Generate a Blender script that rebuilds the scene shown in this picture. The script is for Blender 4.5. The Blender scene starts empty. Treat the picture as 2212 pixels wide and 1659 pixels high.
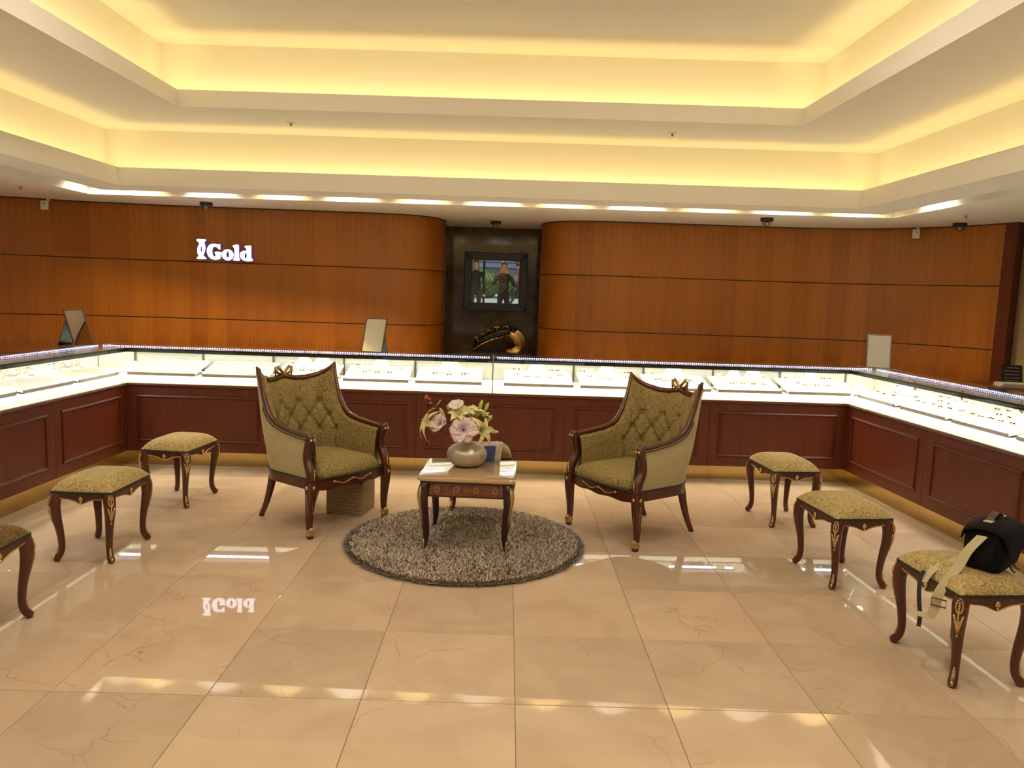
import bpy, math, random
from mathutils import Vector, Matrix
random.seed(7)
S = bpy.context.scene
COL = S.collection
pi = math.pi
# ------------------------------------------------------------------ camera
cam_d = bpy.data.cameras.new('camera'); cam = bpy.data.objects.new('camera', cam_d); COL.objects.link(cam)
cam_d.sensor_width = 36.0; cam_d.lens = 1632.0 / 2212.0 * 36.0; cam_d.clip_start = 0.05; cam_d.clip_end = 200
def cam_axes(p, y, r):
    fwd = Vector((math.sin(y)*math.cos(p), math.cos(y)*math.cos(p), math.sin(p)))
    rt = Vector((math.cos(y), -math.sin(y), 0)); up = rt.cross(fwd)
    return math.cos(r)*rt + math.sin(r)*up, -math.sin(r)*rt + math.cos(r)*up, fwd
_rt, _up, _fw = cam_axes(-0.1187, 0.0088, 0.0338)
_m = Matrix((_rt, _up, -_fw)).transposed().to_4x4(); _m.translation = Vector((-0.078, -2.775, 1.587))
cam.matrix_world = _m
S.camera = cam
# ------------------------------------------------------------------ world, exposure
S.view_settings.view_transform = 'Standard'; S.view_settings.look = 'None'; S.view_settings.gamma = 1
S.view_settings.exposure = -0.1; S.view_settings.use_curve_mapping = False
W = bpy.data.worlds.new('world'); S.world = W; W.use_nodes = True
W.node_tree.nodes['Background'].inputs[0].default_value = (0.80, 0.83, 0.88, 1)
W.node_tree.nodes['Background'].inputs[1].default_value = 2.2
S.cycles.adaptive_threshold = 0.025; S.cycles.caustics_reflective = False; S.cycles.caustics_refractive = False; S.cycles.diffuse_bounces = 4; S.cycles.glossy_bounces = 4; S.cycles.max_bounces = 8; S.cycles.transparent_max_bounces = 24
# ------------------------------------------------------------------ lights
sun_l = bpy.data.lights.new('street_sun', 'SUN'); sun_l.energy = 3.5; sun_l.angle = 0.02; sun_l.color = (1.0, 0.96, 0.90)
sun_o = bpy.data.objects.new('street_sun', sun_l); COL.objects.link(sun_o); sun_o.rotation_euler = (math.radians(-32), 0, math.radians(8))     # high over the roof, falls on the street only
WARM = (1.0, 0.745, 0.29); NEUT = (1.0, 0.90, 0.75); COOL = (1.0, 0.97, 0.93)
def area(name, a, b, width, power, color, direction, spread=pi):
    """a long thin area lamp from a to b that shines along direction"""
    a, b, d = Vector(a), Vector(b), Vector(direction).normalized()
    L = bpy.data.lights.new(name, 'AREA'); L.shape = 'RECTANGLE'; L.size = (b-a).length; L.size_y = width
    L.energy = power; L.color = color; L.spread = spread
    o = bpy.data.objects.new(name, L); COL.objects.link(o)
    x = (b-a).normalized(); z = -(d - d.dot(x)*x).normalized(); y = z.cross(x)
    m = Matrix((x, y, z)).transposed().to_4x4(); m.translation = (a+b)/2; o.matrix_world = m
    return o
# plan rectangles of the coffered ceiling: (back left, back right, front right, front left)
F1 = [(-3.36, 3.70), (2.80, 3.56), (2.86, -3.30), (-3.52, -3.30)]
SN = [(-3.70, 4.08), (3.17, 3.92), (3.24, -3.66), (-3.90, -3.66)]
SF = [(-4.02, 4.46), (3.37, 4.15), (3.46, -3.95), (-4.22, -3.95)]
F2 = [(-2.54, 2.96), (2.01, 2.86), (2.05, -2.50), (-2.60, -2.50)]
Z0, ZF1, ZC1, ZF2, ZC2 = 2.38, 2.525, 2.865, 2.985, 3.36
def grow(r, d):
    return [(r[0][0]-d, r[0][1]+d), (r[1][0]+d, r[1][1]+d), (r[2][0]+d, r[2][1]-d), (r[3][0]-d, r[3][1]-d)]
W1, W2 = grow(F1, 0.20), grow(F2, 0.20)
COVE_W = 1.55; FILL_W = 16.5
for tier, (R_, z) in enumerate(((grow(F1, 0.060), ZF1-0.085), (grow(F2, 0.060), ZF2-0.085))):
    for k in range(4):
        a, b = R_[k], R_[(k+1) % 4]
        n = Vector(((b[1]-a[1]), -(b[0]-a[0]), 0)).normalized()     # outward or inward, fixed below
        mid = Vector(((a[0]+b[0])/2+0.3, (a[1]+b[1])/2, 0)); cen = Vector((-0.3, 0.2, 0))
        if n.dot(mid-cen) < 0: n = -n
        ln = math.hypot(b[0]-a[0], b[1]-a[1])
        area('cove_tube', (a[0], a[1], z), (b[0], b[1], z), 0.05, COVE_W*ln*(1.0 if tier == 0 else 1.1), WARM, (n.x*0.35, n.y*0.35, 1))
# ------------------------------------------------------------------ materials
MATS = {}
def newmat(name):
    m = bpy.data.materials.new(name); m.use_nodes = True; nt = m.node_tree
    b = nt.nodes['Principled BSDF']; MATS[name] = m
    return m, nt, b
def N(nt, t, **kw):
    n = nt.nodes.new(t)
    for k, v in kw.items(): setattr(n, k, v)
    return n
def lk(nt, a, b): nt.links.new(a, b)
def plain(name, col, rough=0.5, metal=0.0, coat=0.0, sheen=0.0, emit=None, estr=0.0, bump=0.0, bscale=200.0, var=0.0, vscale=8.0, spec=0.5, coat_r=0.08):
    m, nt, b = newmat(name)
    b.inputs['Base Color'].default_value = (*col, 1); b.inputs['Roughness'].default_value = rough
    b.inputs['Metallic'].default_value = metal; b.inputs['Coat Weight'].default_value = coat
    b.inputs['Coat Roughness'].default_value = coat_r
    b.inputs['Specular IOR Level'].default_value = spec
    b.inputs['Sheen Weight'].default_value = sheen
    if emit: b.inputs['Emission Color'].default_value = (*emit, 1); b.inputs['Emission Strength'].default_value = estr
    tc = N(nt, 'ShaderNodeTexCoord')
    if var > 0:
        nz = N(nt, 'ShaderNodeTexNoise'); nz.inputs['Scale'].default_value = vscale; nz.inputs['Detail'].default_value = 4
        lk(nt, tc.outputs['Object'], nz.inputs['Vector'])
        r = N(nt, 'ShaderNodeValToRGB'); r.color_ramp.elements[0].position = 0.3; r.color_ramp.elements[1].position = 0.7
        r.color_ramp.elements[0].color = (*[c*(1-var) for c in col], 1); r.color_ramp.elements[1].color = (*[min(1, c*(1+var)) for c in col], 1)
        lk(nt, nz.outputs['Fac'], r.inputs['Fac']); lk(nt, r.outputs['Color'], b.inputs['Base Color'])
    if bump > 0:
        nz2 = N(nt, 'ShaderNodeTexNoise'); nz2.inputs['Scale'].default_value = bscale; nz2.inputs['Detail'].default_value = 3
        lk(nt, tc.outputs['Object'], nz2.inputs['Vector'])
        bp = N(nt, 'ShaderNodeBump'); bp.inputs['Strength'].default_value = bump; bp.inputs['Distance'].default_value = 0.004
        lk(nt, nz2.outputs['Fac'], bp.inputs['Height']); lk(nt, bp.outputs['Normal'], b.inputs['Normal'])
    return m
def mathn(nt, op, a, b=None):
    n = N(nt, 'ShaderNodeMath', operation=op)
    for i, v in enumerate((a, b)):
        if v is None: continue
        if isinstance(v, (int, float)): n.inputs[i].default_value = v
        else: lk(nt, v, n.inputs[i])
    return n.outputs[0]
def ramp(nt, fac, stops):
    r = N(nt, 'ShaderNodeValToRGB'); e = r.color_ramp.elements
    while len(e) < len(stops): e.new(0.5)
    for i, (p, c) in enumerate(stops): e[i].position = p; e[i].color = (*c, 1)
    lk(nt, fac, r.inputs['Fac']); return r.outputs['Color']
def mixc(nt, fac, a, b, mode='MIX'):
    n = N(nt, 'ShaderNodeMix', data_type='RGBA', blend_type=mode)
    for sock, v in ((n.inputs[0], fac), (n.inputs[6], a), (n.inputs[7], b)):
        if isinstance(v, (int, float)): sock.default_value = v
        elif isinstance(v, tuple): sock.default_value = (*v, 1)
        else: lk(nt, v, sock)
    return n.outputs[2]
# wood veneer, drawn on the (arc length, height) UV map
def veneer(name, c_lo, c_hi, strip, rough, coat=0.0, flame=True, axis_v=1.0):
    m, nt, b = newmat(name)
    uv = N(nt, 'ShaderNodeTexCoord'); sep = N(nt, 'ShaderNodeSeparateXYZ'); lk(nt, uv.outputs['UV'], sep.inputs[0])
    u, v = sep.outputs[0], sep.outputs[1]
    us = mathn(nt, 'DIVIDE', u, strip); leaf = mathn(nt, 'FLOOR', us)
    pp = mathn(nt, 'PINGPONG', us, 1.0)
    wn = N(nt, 'ShaderNodeTexWhiteNoise', noise_dimensions='1D'); lk(nt, leaf, wn.inputs['W'])
    cmb = N(nt, 'ShaderNodeCombineXYZ')
    lk(nt, mathn(nt, 'MULTIPLY', pp, 9.0), cmb.inputs[0]); lk(nt, mathn(nt, 'MULTIPLY', v, 0.55), cmb.inputs[1])
    nz = N(nt, 'ShaderNodeTexNoise'); nz.inputs['Scale'].default_value = 1.0; nz.inputs['Detail'].default_value = 5; nz.inputs['Roughness'].default_value = 0.6
    lk(nt, cmb.outputs[0], nz.inputs['Vector'])
    c2 = N(nt, 'ShaderNodeCombineXYZ'); lk(nt, mathn(nt, 'MULTIPLY', u, 260.0), c2.inputs[0]); lk(nt, mathn(nt, 'MULTIPLY', v, 7.0), c2.inputs[1])
    nf = N(nt, 'ShaderNodeTexNoise'); nf.inputs['Scale'].default_value = 1.0; nf.inputs['Detail'].default_value = 2; lk(nt, c2.outputs[0], nf.inputs['Vector'])
    f = mathn(nt, 'ADD', mathn(nt, 'MULTIPLY', nz.outputs['Fac'], 0.75), mathn(nt, 'MULTIPLY', nf.outputs['Fac'], 0.18))
    f = mathn(nt, 'ADD', f, mathn(nt, 'MULTIPLY', mathn(nt, 'SUBTRACT', wn.outputs['Value'], 0.5), 0.16))
    if flame:   # rounded cathedral figure low on each leaf
        dx = mathn(nt, 'SUBTRACT', pp, 0.5); arch = mathn(nt, 'SUBTRACT', v, mathn(nt, 'MULTIPLY', mathn(nt, 'MULTIPLY', dx, dx), -0.35))
        arch = mathn(nt, 'ADD', arch, mathn(nt, 'MULTIPLY', mathn(nt, 'ADD', wn.outputs['Value'], mathn(nt, 'MULTIPLY', nz.outputs['Fac'], 1.2)), 0.09))
        bandn = N(nt, 'ShaderNodeMapRange', interpolation_type='SMOOTHSTEP'); bandn.inputs[1].default_value = 1.18; bandn.inputs[2].default_value = 1.04; bandn.inputs[3].default_value = 0; bandn.inputs[4].default_value = -0.16
        lk(nt, arch, bandn.inputs[0]); f = mathn(nt, 'ADD', f, bandn.outputs[0])
    col = ramp(nt, f, [(0.25, c_lo), (0.72, c_hi)])
    lk(nt, col, b.inputs['Base Color']); b.inputs['Roughness'].default_value = rough; b.inputs['Coat Weight'].default_value = coat; b.inputs['Coat Roughness'].default_value = 0.12
    return m
veneer('wall_veneer', (0.27, 0.076, 0.004), (0.47, 0.155, 0.008), 0.19, 0.42, 0.06)
# wood drawn in object space, grain along the chosen axis
def wood(name, c_lo, c_hi, scale=(30, 30, 3), rough=0.3, coat=0.3):
    m, nt, b = newmat(name)
    tc = N(nt, 'ShaderNodeTexCoord'); mp = N(nt, 'ShaderNodeMapping'); mp.inputs['Scale'].default_value = scale
    lk(nt, tc.outputs['Object'], mp.inputs[0])
    nz = N(nt, 'ShaderNodeTexNoise'); nz.inputs['Scale'].default_value = 1; nz.inputs['Detail'].default_value = 5; lk(nt, mp.outputs[0], nz.inputs['Vector'])
    lk(nt, ramp(nt, nz.outputs['Fac'], [(0.3, c_lo), (0.7, c_hi)]), b.inputs['Base Color'])
    b.inputs['Roughness'].default_value = rough; b.inputs['Coat Weight'].default_value = coat; b.inputs['Coat Roughness'].default_value = 0.1
    return m
wood('counter_wood', (0.085, 0.0145, 0.004), (0.125, 0.023, 0.006), (40, 40, 2.5), 0.45, 0.05)
wood('mahogany', (0.050, 0.010, 0.003), (0.105, 0.022, 0.006), (25, 25, 6), 0.32, 0.25)
plain('dark_gilt', (0.40, 0.25, 0.09), 0.42, 1.0, bump=0.2, bscale=90)
wood('dark_mahogany', (0.018, 0.006, 0.005), (0.035, 0.010, 0.008), (25, 25, 6), 0.25, 0.5)
wood('burl', (0.10, 0.022, 0.006), (0.30, 0.085, 0.016), (28, 28, 28), 0.2, 0.6)
wood('frame_wood', (0.010, 0.012, 0.012), (0.03, 0.034, 0.033), (60, 8, 60), 0.4, 0.1)
wood('ledge_wood', (0.05, 0.018, 0.008), (0.09, 0.03, 0.012), (30, 30, 30), 0.35, 0.3)
# cream marble floor: object-random tint, thin brown veins
def marble(name, c1, c2, vein, rough, vamt=0.5, scale=1.0, tint=0.12):
    m, nt, b = newmat(name)
    tc = N(nt, 'ShaderNodeTexCoord'); oi = N(nt, 'ShaderNodeObjectInfo')
    off = N(nt, 'ShaderNodeVectorMath', operation='ADD'); sc = N(nt, 'ShaderNodeVectorMath', operation='SCALE')
    cx = N(nt, 'ShaderNodeCombineXYZ'); lk(nt, oi.outputs['Random'], cx.inputs[0]); lk(nt, mathn(nt, 'MULTIPLY', oi.outputs['Random'], 7.3), cx.inputs[1])
    lk(nt, cx.outputs[0], sc.inputs[0]); sc.inputs['Scale'].default_value = 40
    lk(nt, tc.outputs['Object'], off.inputs[0]); lk(nt, sc.outputs[0], off.inputs[1])
    n1 = N(nt, 'ShaderNodeTexNoise'); n1.inputs['Scale'].default_value = 3.2*scale; n1.inputs['Detail'].default_value = 6; n1.inputs['Distortion'].default_value = 0.6; lk(nt, off.outputs[0], n1.inputs['Vector'])
    base = ramp(nt, n1.outputs['Fac'], [(0.28, c1), (0.72, c2)])
    wv = N(nt, 'ShaderNodeTexNoise'); wv.inputs['Scale'].default_value = 3.0*scale; wv.inputs['Detail'].default_value = 5; lk(nt, off.outputs[0], wv.inputs['Vector'])
    wsc = N(nt, 'ShaderNodeVectorMath', operation='SCALE'); wsc.inputs['Scale'].default_value = 0.45; lk(nt, wv.outputs['Color'], wsc.inputs[0])
    wad = N(nt, 'ShaderNodeVectorMath', operation='ADD'); lk(nt, off.outputs[0], wad.inputs[0]); lk(nt, wsc.outputs[0], wad.inputs[1])
    vo = N(nt, 'ShaderNodeTexVoronoi', feature='DISTANCE_TO_EDGE'); vo.inputs['Scale'].default_value = 3.0*scale; lk(nt, wad.outputs[0], vo.inputs['Vector'])
    vm = N(nt, 'ShaderNodeMapRange'); vm.inputs[1].default_value = 0.0; vm.inputs[2].default_value = 0.014; vm.inputs[3].default_value = 1; vm.inputs[4].default_value = 0; lk(nt, vo.outputs['Distance'], vm.inputs[0])
    msk = N(nt, 'ShaderNodeTexNoise'); msk.inputs['Scale'].default_value = 2.1*scale; msk.inputs['Detail'].default_value = 3; lk(nt, off.outputs[0], msk.inputs['Vector'])
    mr = N(nt, 'ShaderNodeMapRange'); mr.inputs[1].default_value = 0.5; mr.inputs[2].default_value = 0.68; lk(nt, msk.outputs['Fac'], mr.inputs[0])
    fac = mathn(nt, 'MULTIPLY', mathn(nt, 'MULTIPLY', vm.outputs[0], mr.outputs[0]), vamt)
    col = mixc(nt, fac, base, vein)
    t = N(nt, 'ShaderNodeMapRange'); t.inputs[3].default_value = 1-tint; t.inputs[4].default_value = 1.0+tint*0.5; lk(nt, oi.outputs['Random'], t.inputs[0])
    cc = N(nt, 'ShaderNodeCombineColor'); [lk(nt, t.outputs[0], cc.inputs[i]) for i in range(3)]
    col = mixc(nt, 1.0, col, cc.outputs[0], 'MULTIPLY')
    lk(nt, col, b.inputs['Base Color']); b.inputs['Roughness'].default_value = rough
    return m
marble('floor_marble', (0.53, 0.395, 0.27), (0.63, 0.485, 0.345), (0.26, 0.15, 0.075), 0.022, 0.6)
marble('dark_stone', (0.065, 0.042, 0.014), (0.15, 0.10, 0.038), (0.24, 0.17, 0.07), 0.10, 0.5, 2.0, 0.15)
marble('beige_stone', (0.40, 0.30, 0.16), (0.48, 0.37, 0.21), (0.34, 0.25, 0.13), 0.45, 0.2, 1.0, 0.08)
plain('grout', (0.26, 0.17, 0.09), 0.7)
plain('ceiling_paint', (0.88, 0.85, 0.77), 0.75)
plain('wall_paint', (0.62, 0.52, 0.38), 0.8)
plain('brass', (0.60, 0.45, 0.20), 0.2, 1.0, var=0.08, vscale=3)
plain('gold', (0.68, 0.48, 0.22), 0.40, 1.0, bump=0.25, bscale=90)
plain('bright_gold', (1.0, 0.68, 0.22), 0.12, 1.0)
plain('dark_metal', (0.03, 0.026, 0.022), 0.35, 0.6)
plain('steel', (0.55, 0.52, 0.46), 0.25, 1.0)
plain('chrome', (0.75, 0.72, 0.66), 0.08, 1.0)
plain('white_plastic', (0.78, 0.74, 0.66), 0.4)
plain('black_plastic', (0.012, 0.012, 0.013), 0.25)
plain('black_gloss', (0.006, 0.006, 0.007), 0.08, coat=0.5)
plain('white_leather', (0.86, 0.84, 0.78), 0.5, bump=0.05)
plain('case_white', (0.90, 0.88, 0.82), 0.5)
plain('door_white', (0.66, 0.64, 0.53), 0.45)
plain('divider', (0.10, 0.065, 0.04), 0.4)
plain('tray_edge', (0.13, 0.085, 0.045), 0.4)
plain('gemstone', (0.10, 0.02, 0.03), 0.05, coat=1.0)
plain('pearl', (0.85, 0.80, 0.70), 0.2, coat=0.5)
plain('mirror_glass', (0.86, 0.87, 0.86), 0.015, 1.0)
plain('led_white', (0.9, 0.9, 1.0), 0.4, emit=(0.93, 0.92, 1.0), estr=24.0)
plain('led_blue_base', (0.02, 0.03, 0.25), 0.4, emit=(0.06, 0.10, 1.0), estr=0.35)
plain('sign_white', (0.9, 0.9, 1.0), 0.5, emit=(0.93, 0.95, 1.0), estr=3.2)
plain('sign_side', (0.10, 0.10, 0.5), 0.5, emit=(0.10, 0.14, 1.0), estr=0.7)
plain('lamp_warm', (1, 0.8, 0.4), 0.4, emit=(1.0, 0.66, 0.22), estr=9.0)
plain('lamp_white', (1, 1, 1), 0.4, emit=(1.0, 0.88, 0.66), estr=12.0)
def glass(name, tint, f0=0.045, rough=0.0):
    m, nt, b = newmat(name); out = nt.nodes['Material Output']; nt.nodes.remove(b)
    tr = N(nt, 'ShaderNodeBsdfTransparent'); tr.inputs[0].default_value = (*tint, 1)
    gl = N(nt, 'ShaderNodeBsdfGlossy'); gl.inputs['Roughness'].default_value = rough; gl.inputs['Color'].default_value = (0.95, 0.97, 0.95, 1)
    lw = N(nt, 'ShaderNodeLayerWeight'); lw.inputs['Blend'].default_value = 0.5
    fr = mathn(nt, 'ADD', mathn(nt, 'MULTIPLY', mathn(nt, 'POWER', lw.outputs['Facing'], 5.0), 0.9), f0)
    mx = N(nt, 'ShaderNodeMixShader'); lk(nt, fr, mx.inputs[0]); lk(nt, tr.outputs[0], mx.inputs[1]); lk(nt, gl.outputs[0], mx.inputs[2])
    lk(nt, mx.outputs[0], out.inputs[0]); return m
glass('case_glass', (0.95, 0.985, 0.965)); glass('window_glass', (0.9, 0.94, 0.92)); glass('clear_dome', (0.75, 0.75, 0.72))
# ------------------------------------------------------------------ mesh helpers
class MB:
    def __init__(s): s.v = []; s.f = []; s.uv = {}
    def add(s, verts, faces, uvs=None):
        o = len(s.v); s.v += [tuple(p) for p in verts]
        for i, f in enumerate(faces):
            s.f.append(tuple(k+o for k in f))
            if uvs: s.uv[len(s.f)-1] = [uvs[k] for k in f]
        return s
    def box(s, c, d, rz=0.0):
        x, y, z = (k/2 for k in d); cs, sn = math.cos(rz), math.sin(rz)
        P = [(-x,-y,-z),(x,-y,-z),(x,y,-z),(-x,y,-z),(-x,-y,z),(x,-y,z),(x,y,z),(-x,y,z)]
        return s.hexa([(c[0]+p[0]*cs-p[1]*sn, c[1]+p[0]*sn+p[1]*cs, c[2]+p[2]) for p in P])
    def hexa(s, P):
        return s.add(P, [(0,3,2,1),(4,5,6,7),(0,1,5,4),(1,2,6,5),(2,3,7,6),(3,0,4,7)])
    def prism(s, poly, z0, z1):
        n = len(poly)
        V = [(x, y, z0) for x, y in poly] + [(x, y, z1) for x, y in poly]
        F = [tuple(range(n-1, -1, -1)), tuple(range(n, 2*n))] + [(i, (i+1) % n, n+(i+1) % n, n+i) for i in range(n)]
        return s.add(V, F)
    def loft(s, rings, closed=True, cap=True):
        n = len(rings[0]); V = [p for r in rings for p in r]; F = []
        for k in range(len(rings)-1):
            for i in range(n if closed else n-1):
                j = (i+1) % n; F.append((k*n+i, k*n+j, (k+1)*n+j, (k+1)*n+i))
        if cap and closed: F += [tuple(range(n-1, -1, -1)), tuple((len(rings)-1)*n+i for i in range(n))]
        return s.add(V, F)
    def tube(s, path, rad, n=8, cap=True, flat=1.0, up=None, closed=False):
        path = [Vector(p) for p in path]; m = len(path); rings = []
        if not hasattr(rad, '__len__'): rad = [rad]*m
        u0 = None
        for i, p in enumerate(path):
            if closed: t = path[(i+1) % m]-path[i-1]
            else: t = path[min(i+1, m-1)]-path[max(i-1, 0)]
            t = t.normalized() if t.length > 1e-9 else Vector((0, 0, 1))
            if u0 is None:
                r = Vector(up) if up else (Vector((0, 0, 1)) if abs(t.z) < 0.9 else Vector((1, 0, 0)))
                u0 = (r - r.dot(t)*t).normalized()
            else:
                u0 = (u0 - u0.dot(t)*t).normalized()
            w = t.cross(u0)
            rings.append([p + rad[i]*(math.cos(2*pi*k/n)*u0*flat + math.sin(2*pi*k/n)*w) for k in range(n)])
        if closed: rings.append(rings[0]); return s.loft(rings, True, False)
        return s.loft(rings, True, cap)
    def lathe(s, prof, n=24, c=(0, 0, 0), cap=True):
        return s.loft([[(c[0]+r*math.cos(2*pi*k/n), c[1]+r*math.sin(2*pi*k/n), c[2]+z) for k in range(n)] for r, z in prof], True, cap)
    def ball(s, c, r, n=8, m=6, sq=(1, 1, 1)):
        return s.loft([[(c[0]+sq[0]*r*math.sin(pi*j/m)*math.cos(2*pi*k/n), c[1]+sq[1]*r*math.sin(pi*j/m)*math.sin(2*pi*k/n), c[2]-sq[2]*r*math.cos(pi*j/m)) for k in range(n)] for j in [0.02]+list(range(1, m))+[m-0.02]], True, True)
    def grid(s, fn, nu, nv, uv=False):
        V = [fn(i/nu, j/nv) for j in range(nv+1) for i in range(nu+1)]
        F = [(j*(nu+1)+i, j*(nu+1)+i+1, (j+1)*(nu+1)+i+1, (j+1)*(nu+1)+i) for j in range(nv) for i in range(nu)]
        return s.add(V, F)
    def mesh(s, name, mat=None, smooth=False):
        me = bpy.data.meshes.new(name); me.from_pydata(s.v, [], s.f)
        if s.uv:
            l = me.uv_layers.new(name='uv')
            for p in me.polygons:
                if p.index in s.uv:
                    for li, c in zip(p.loop_indices, s.uv[p.index]): l.data[li].uv = c
        if mat: me.materials.append(MATS[mat])
        if smooth:
            me.shade_smooth()
            if smooth is not True: me.set_sharp_from_angle(angle=math.radians(smooth))
        me.update(); return me
    def build(s, name, mat, parent=None, smooth=False, **kw):
        o = bpy.data.objects.new(name, s.mesh(name, mat, smooth)); COL.objects.link(o)
        if parent: o.parent = parent
        for k, v in kw.items(): o[k] = v
        return o
def fixn(o):
    import bmesh
    bm = bmesh.new(); bm.from_mesh(o.data); bmesh.ops.recalc_face_normals(bm, faces=bm.faces); bm.to_mesh(o.data); bm.free(); return o
def bevel(o, w, seg=2, ang=30):
    md = o.modifiers.new('bevel', 'BEVEL'); md.width = w; md.segments = seg; md.limit_method = 'ANGLE'; md.angle_limit = math.radians(ang); return o
def tag(o, label=None, cat=None, group=None, kind=None):
    if label: o['label'] = label
    if cat: o['category'] = cat
    if group: o['group'] = group
    if kind: o['kind'] = kind
    return o
def thing(name, label, cat, loc=(0, 0, 0), rz=0.0, group=None):
    o = bpy.data.objects.new(name, None); COL.objects.link(o); o.empty_display_size = 0.1
    o.location = loc; o.rotation_euler = (0, 0, rz)
    return tag(o, label, cat, group)
def put(mesh, name, parent=None, loc=(0, 0, 0), rot=(0, 0, 0), scale=(1, 1, 1)):
    o = bpy.data.objects.new(name, mesh); COL.objects.link(o)
    if parent: o.parent = parent
    o.location = loc; o.rotation_euler = rot; o.scale = scale; return o
def dup(root, loc, rz, label, group=None):
    def cp(o, par):
        c = o.copy(); COL.objects.link(c); c.parent = par
        for ch in list(o.children): cp(ch, c)
        return c
    r = cp(root, None); r.location = loc; r.rotation_euler = (0, 0, rz); r['label'] = label
    if group: r['group'] = group
    return r
def lerp(a, b, t): return a+(b-a)*t
def table(tb, x):
    for i in range(len(tb)-1):
        if x <= tb[i+1][0]:
            a, b = tb[i], tb[i+1]; return lerp(a[1], b[1], max(0, (x-a[0])/(b[0]-a[0])))
    return tb[-1][1]
def catmull(pts, n=8):
    out = []; P = [Vector(p) for p in pts]; P = [2*P[0]-P[1]] + P + [2*P[-1]-P[-2]]
    for i in range(1, len(P)-2):
        a, b, c, d = P[i-1:i+3]
        for k in range(n):
            t = k/n; out.append(0.5*((2*b)+(c-a)*t+(2*a-5*b+4*c-d)*t*t+(3*b-a-3*c+d)*t**3))
    return out + [P[-2]]
# ------------------------------------------------------------------ the setting
def lay(rects):
    mb = MB(); mb.loft([[(p[0], p[1], z) for p in r] for r, z in rects], True, False); return mb
OUT = [(-6.6, 7.3), (5.9, 7.3), (5.9, -6.0), (-6.6, -6.0)]
ceil = lay([(OUT, Z0), (SF, Z0)]).build('ceiling', 'ceiling_paint', kind='structure')
lay([(SF, Z0), (SF, 2.62), (SN, 2.62), (SN, Z0)]).build('light_slot', 'ceiling_paint', ceil)
lay([(SN, Z0), (F1, Z0), (F1, ZF1), (grow(F1, 0.02), ZF1), (grow(F1, 0.02), ZF1-0.11), (W1, ZF1-0.11)]).build('lower_ring', 'ceiling_paint', ceil)
lay([(W1, ZF1-0.11), (W1, ZC1), (F2, ZC1)]).build('lower_cove', 'ceiling_paint', ceil)
lay([(F2, ZC1), (F2, ZF2), (grow(F2, 0.02), ZF2), (grow(F2, 0.02), ZF2-0.11), (W2, ZF2-0.11)]).build('upper_ring', 'ceiling_paint', ceil)
lay([(W2, ZF2-0.11), (W2, ZC2), (grow(F2, -0.6), ZC2), (grow(F2, -2.2), ZC2)]).build('upper_cove', 'ceiling_paint', ceil)
lay([(grow(F2, -2.2), ZC2), ([(-0.3, 0.3), (-0.28, 0.3), (-0.28, 0.29), (-0.3, 0.29)], ZC2)]).build('upper_panel', 'ceiling_paint', ceil)
# floor: a grout bed and one marble tile per object
floor = MB().prism([(-6.5, -5.7), (5.8, -5.7), (5.8, 7.2), (-6.5, 7.2)], -0.12, -0.003).build('floor', 'grout', kind='structure')
g = 0.0012; tm = MB()
b_ = 0.0015; h_ = 0.6-g
tm.loft([[(g, g, -0.02), (h_, g, -0.02), (h_, h_, -0.02), (g, h_, -0.02)], [(g, g, -b_), (h_, g, -b_), (h_, h_, -b_), (g, h_, -b_)],
         [(g+b_, g+b_, 0), (h_-b_, g+b_, 0), (h_-b_, h_-b_, 0), (g+b_, h_-b_, 0)]], True, True)
tile_me = tm.mesh('tile', 'floor_marble')
for i in range(-7, 7):
    for j in range(-9, 8): put(tile_me, 'tile', floor, (i*0.6, j*0.6, random.uniform(-0.0004, 0.0004)))
MB().prism([(-6.4, 4.85), (5.7, 4.85), (5.7, 7.1), (-6.4, 7.1)], -0.02, 0.0).build('aisle_slab', 'floor_marble', floor)
for a, b in (((-6.4, -5.6), (-4.25, 4.8)), ((4.25, -5.6), (5.7, 4.8))):
    MB().prism([a, (b[0], a[1]), b, (a[0], b[1])], -0.02, 0.0).build('aisle_slab', 'floor_marble', floor)
# curved veneered back walls: three panel bands over a dark backing, shadow gaps between
GAPS = [(0.0, 1.213), (1.222, 1.805), (1.814, Z0-0.012)]
def curved_wall(plan, trim_n):
    pts = [Vector((p[0], p[1])) for p in plan]; s = [0.0]
    for a, b in zip(pts, pts[1:]): s.append(s[-1]+(b-a).length)
    nrm = []
    for i in range(len(pts)):
        t = (pts[min(i+1, len(pts)-1)]-pts[max(i-1, 0)]).normalized(); nrm.append(Vector((t.y, -t.x)))
    def sheet(off0, off1, z0, z1):
        mb = MB(); n = len(pts)
        A = [p+nn*off0 for p, nn in zip(pts, nrm)]; B = [p+nn*off1 for p, nn in zip(pts, nrm)]
        V = [(p.x, p.y, z0) for p in A]+[(p.x, p.y, z1) for p in A]+[(p.x, p.y, z0) for p in B]+[(p.x, p.y, z1) for p in B]
        uv = [(q, z) for z in (z0, z1) for q in s]*2
        F = []
        for i in range(n-1):
            F += [(i, i+1, n+i+1, n+i), (2*n+i+1, 2*n+i, 3*n+i, 3*n+i+1), (n+i, n+i+1, 3*n+i+1, 3*n+i), (i+1, i, 2*n+i, 2*n+i+1)]
        F += [(0, n, 3*n, 2*n), (n-1, 3*n-1, 4*n-1, 2*n-1)]
        return mb.add(V, F, uv)
    w = fixn(sheet(-0.03, -0.12, 0, Z0+0.05).build('wall_back', 'divider', kind='structure'))
    for z0, z1 in GAPS: fixn(sheet(0.0, -0.029, z0, z1).build('panel', 'wall_veneer', w, smooth=40))
    fixn(sheet(0.012, -0.03, Z0-0.012, Z0+0.02).build('trim_%d' % trim_n, 'ledge_wood', kind='structure'))
    return w
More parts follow.
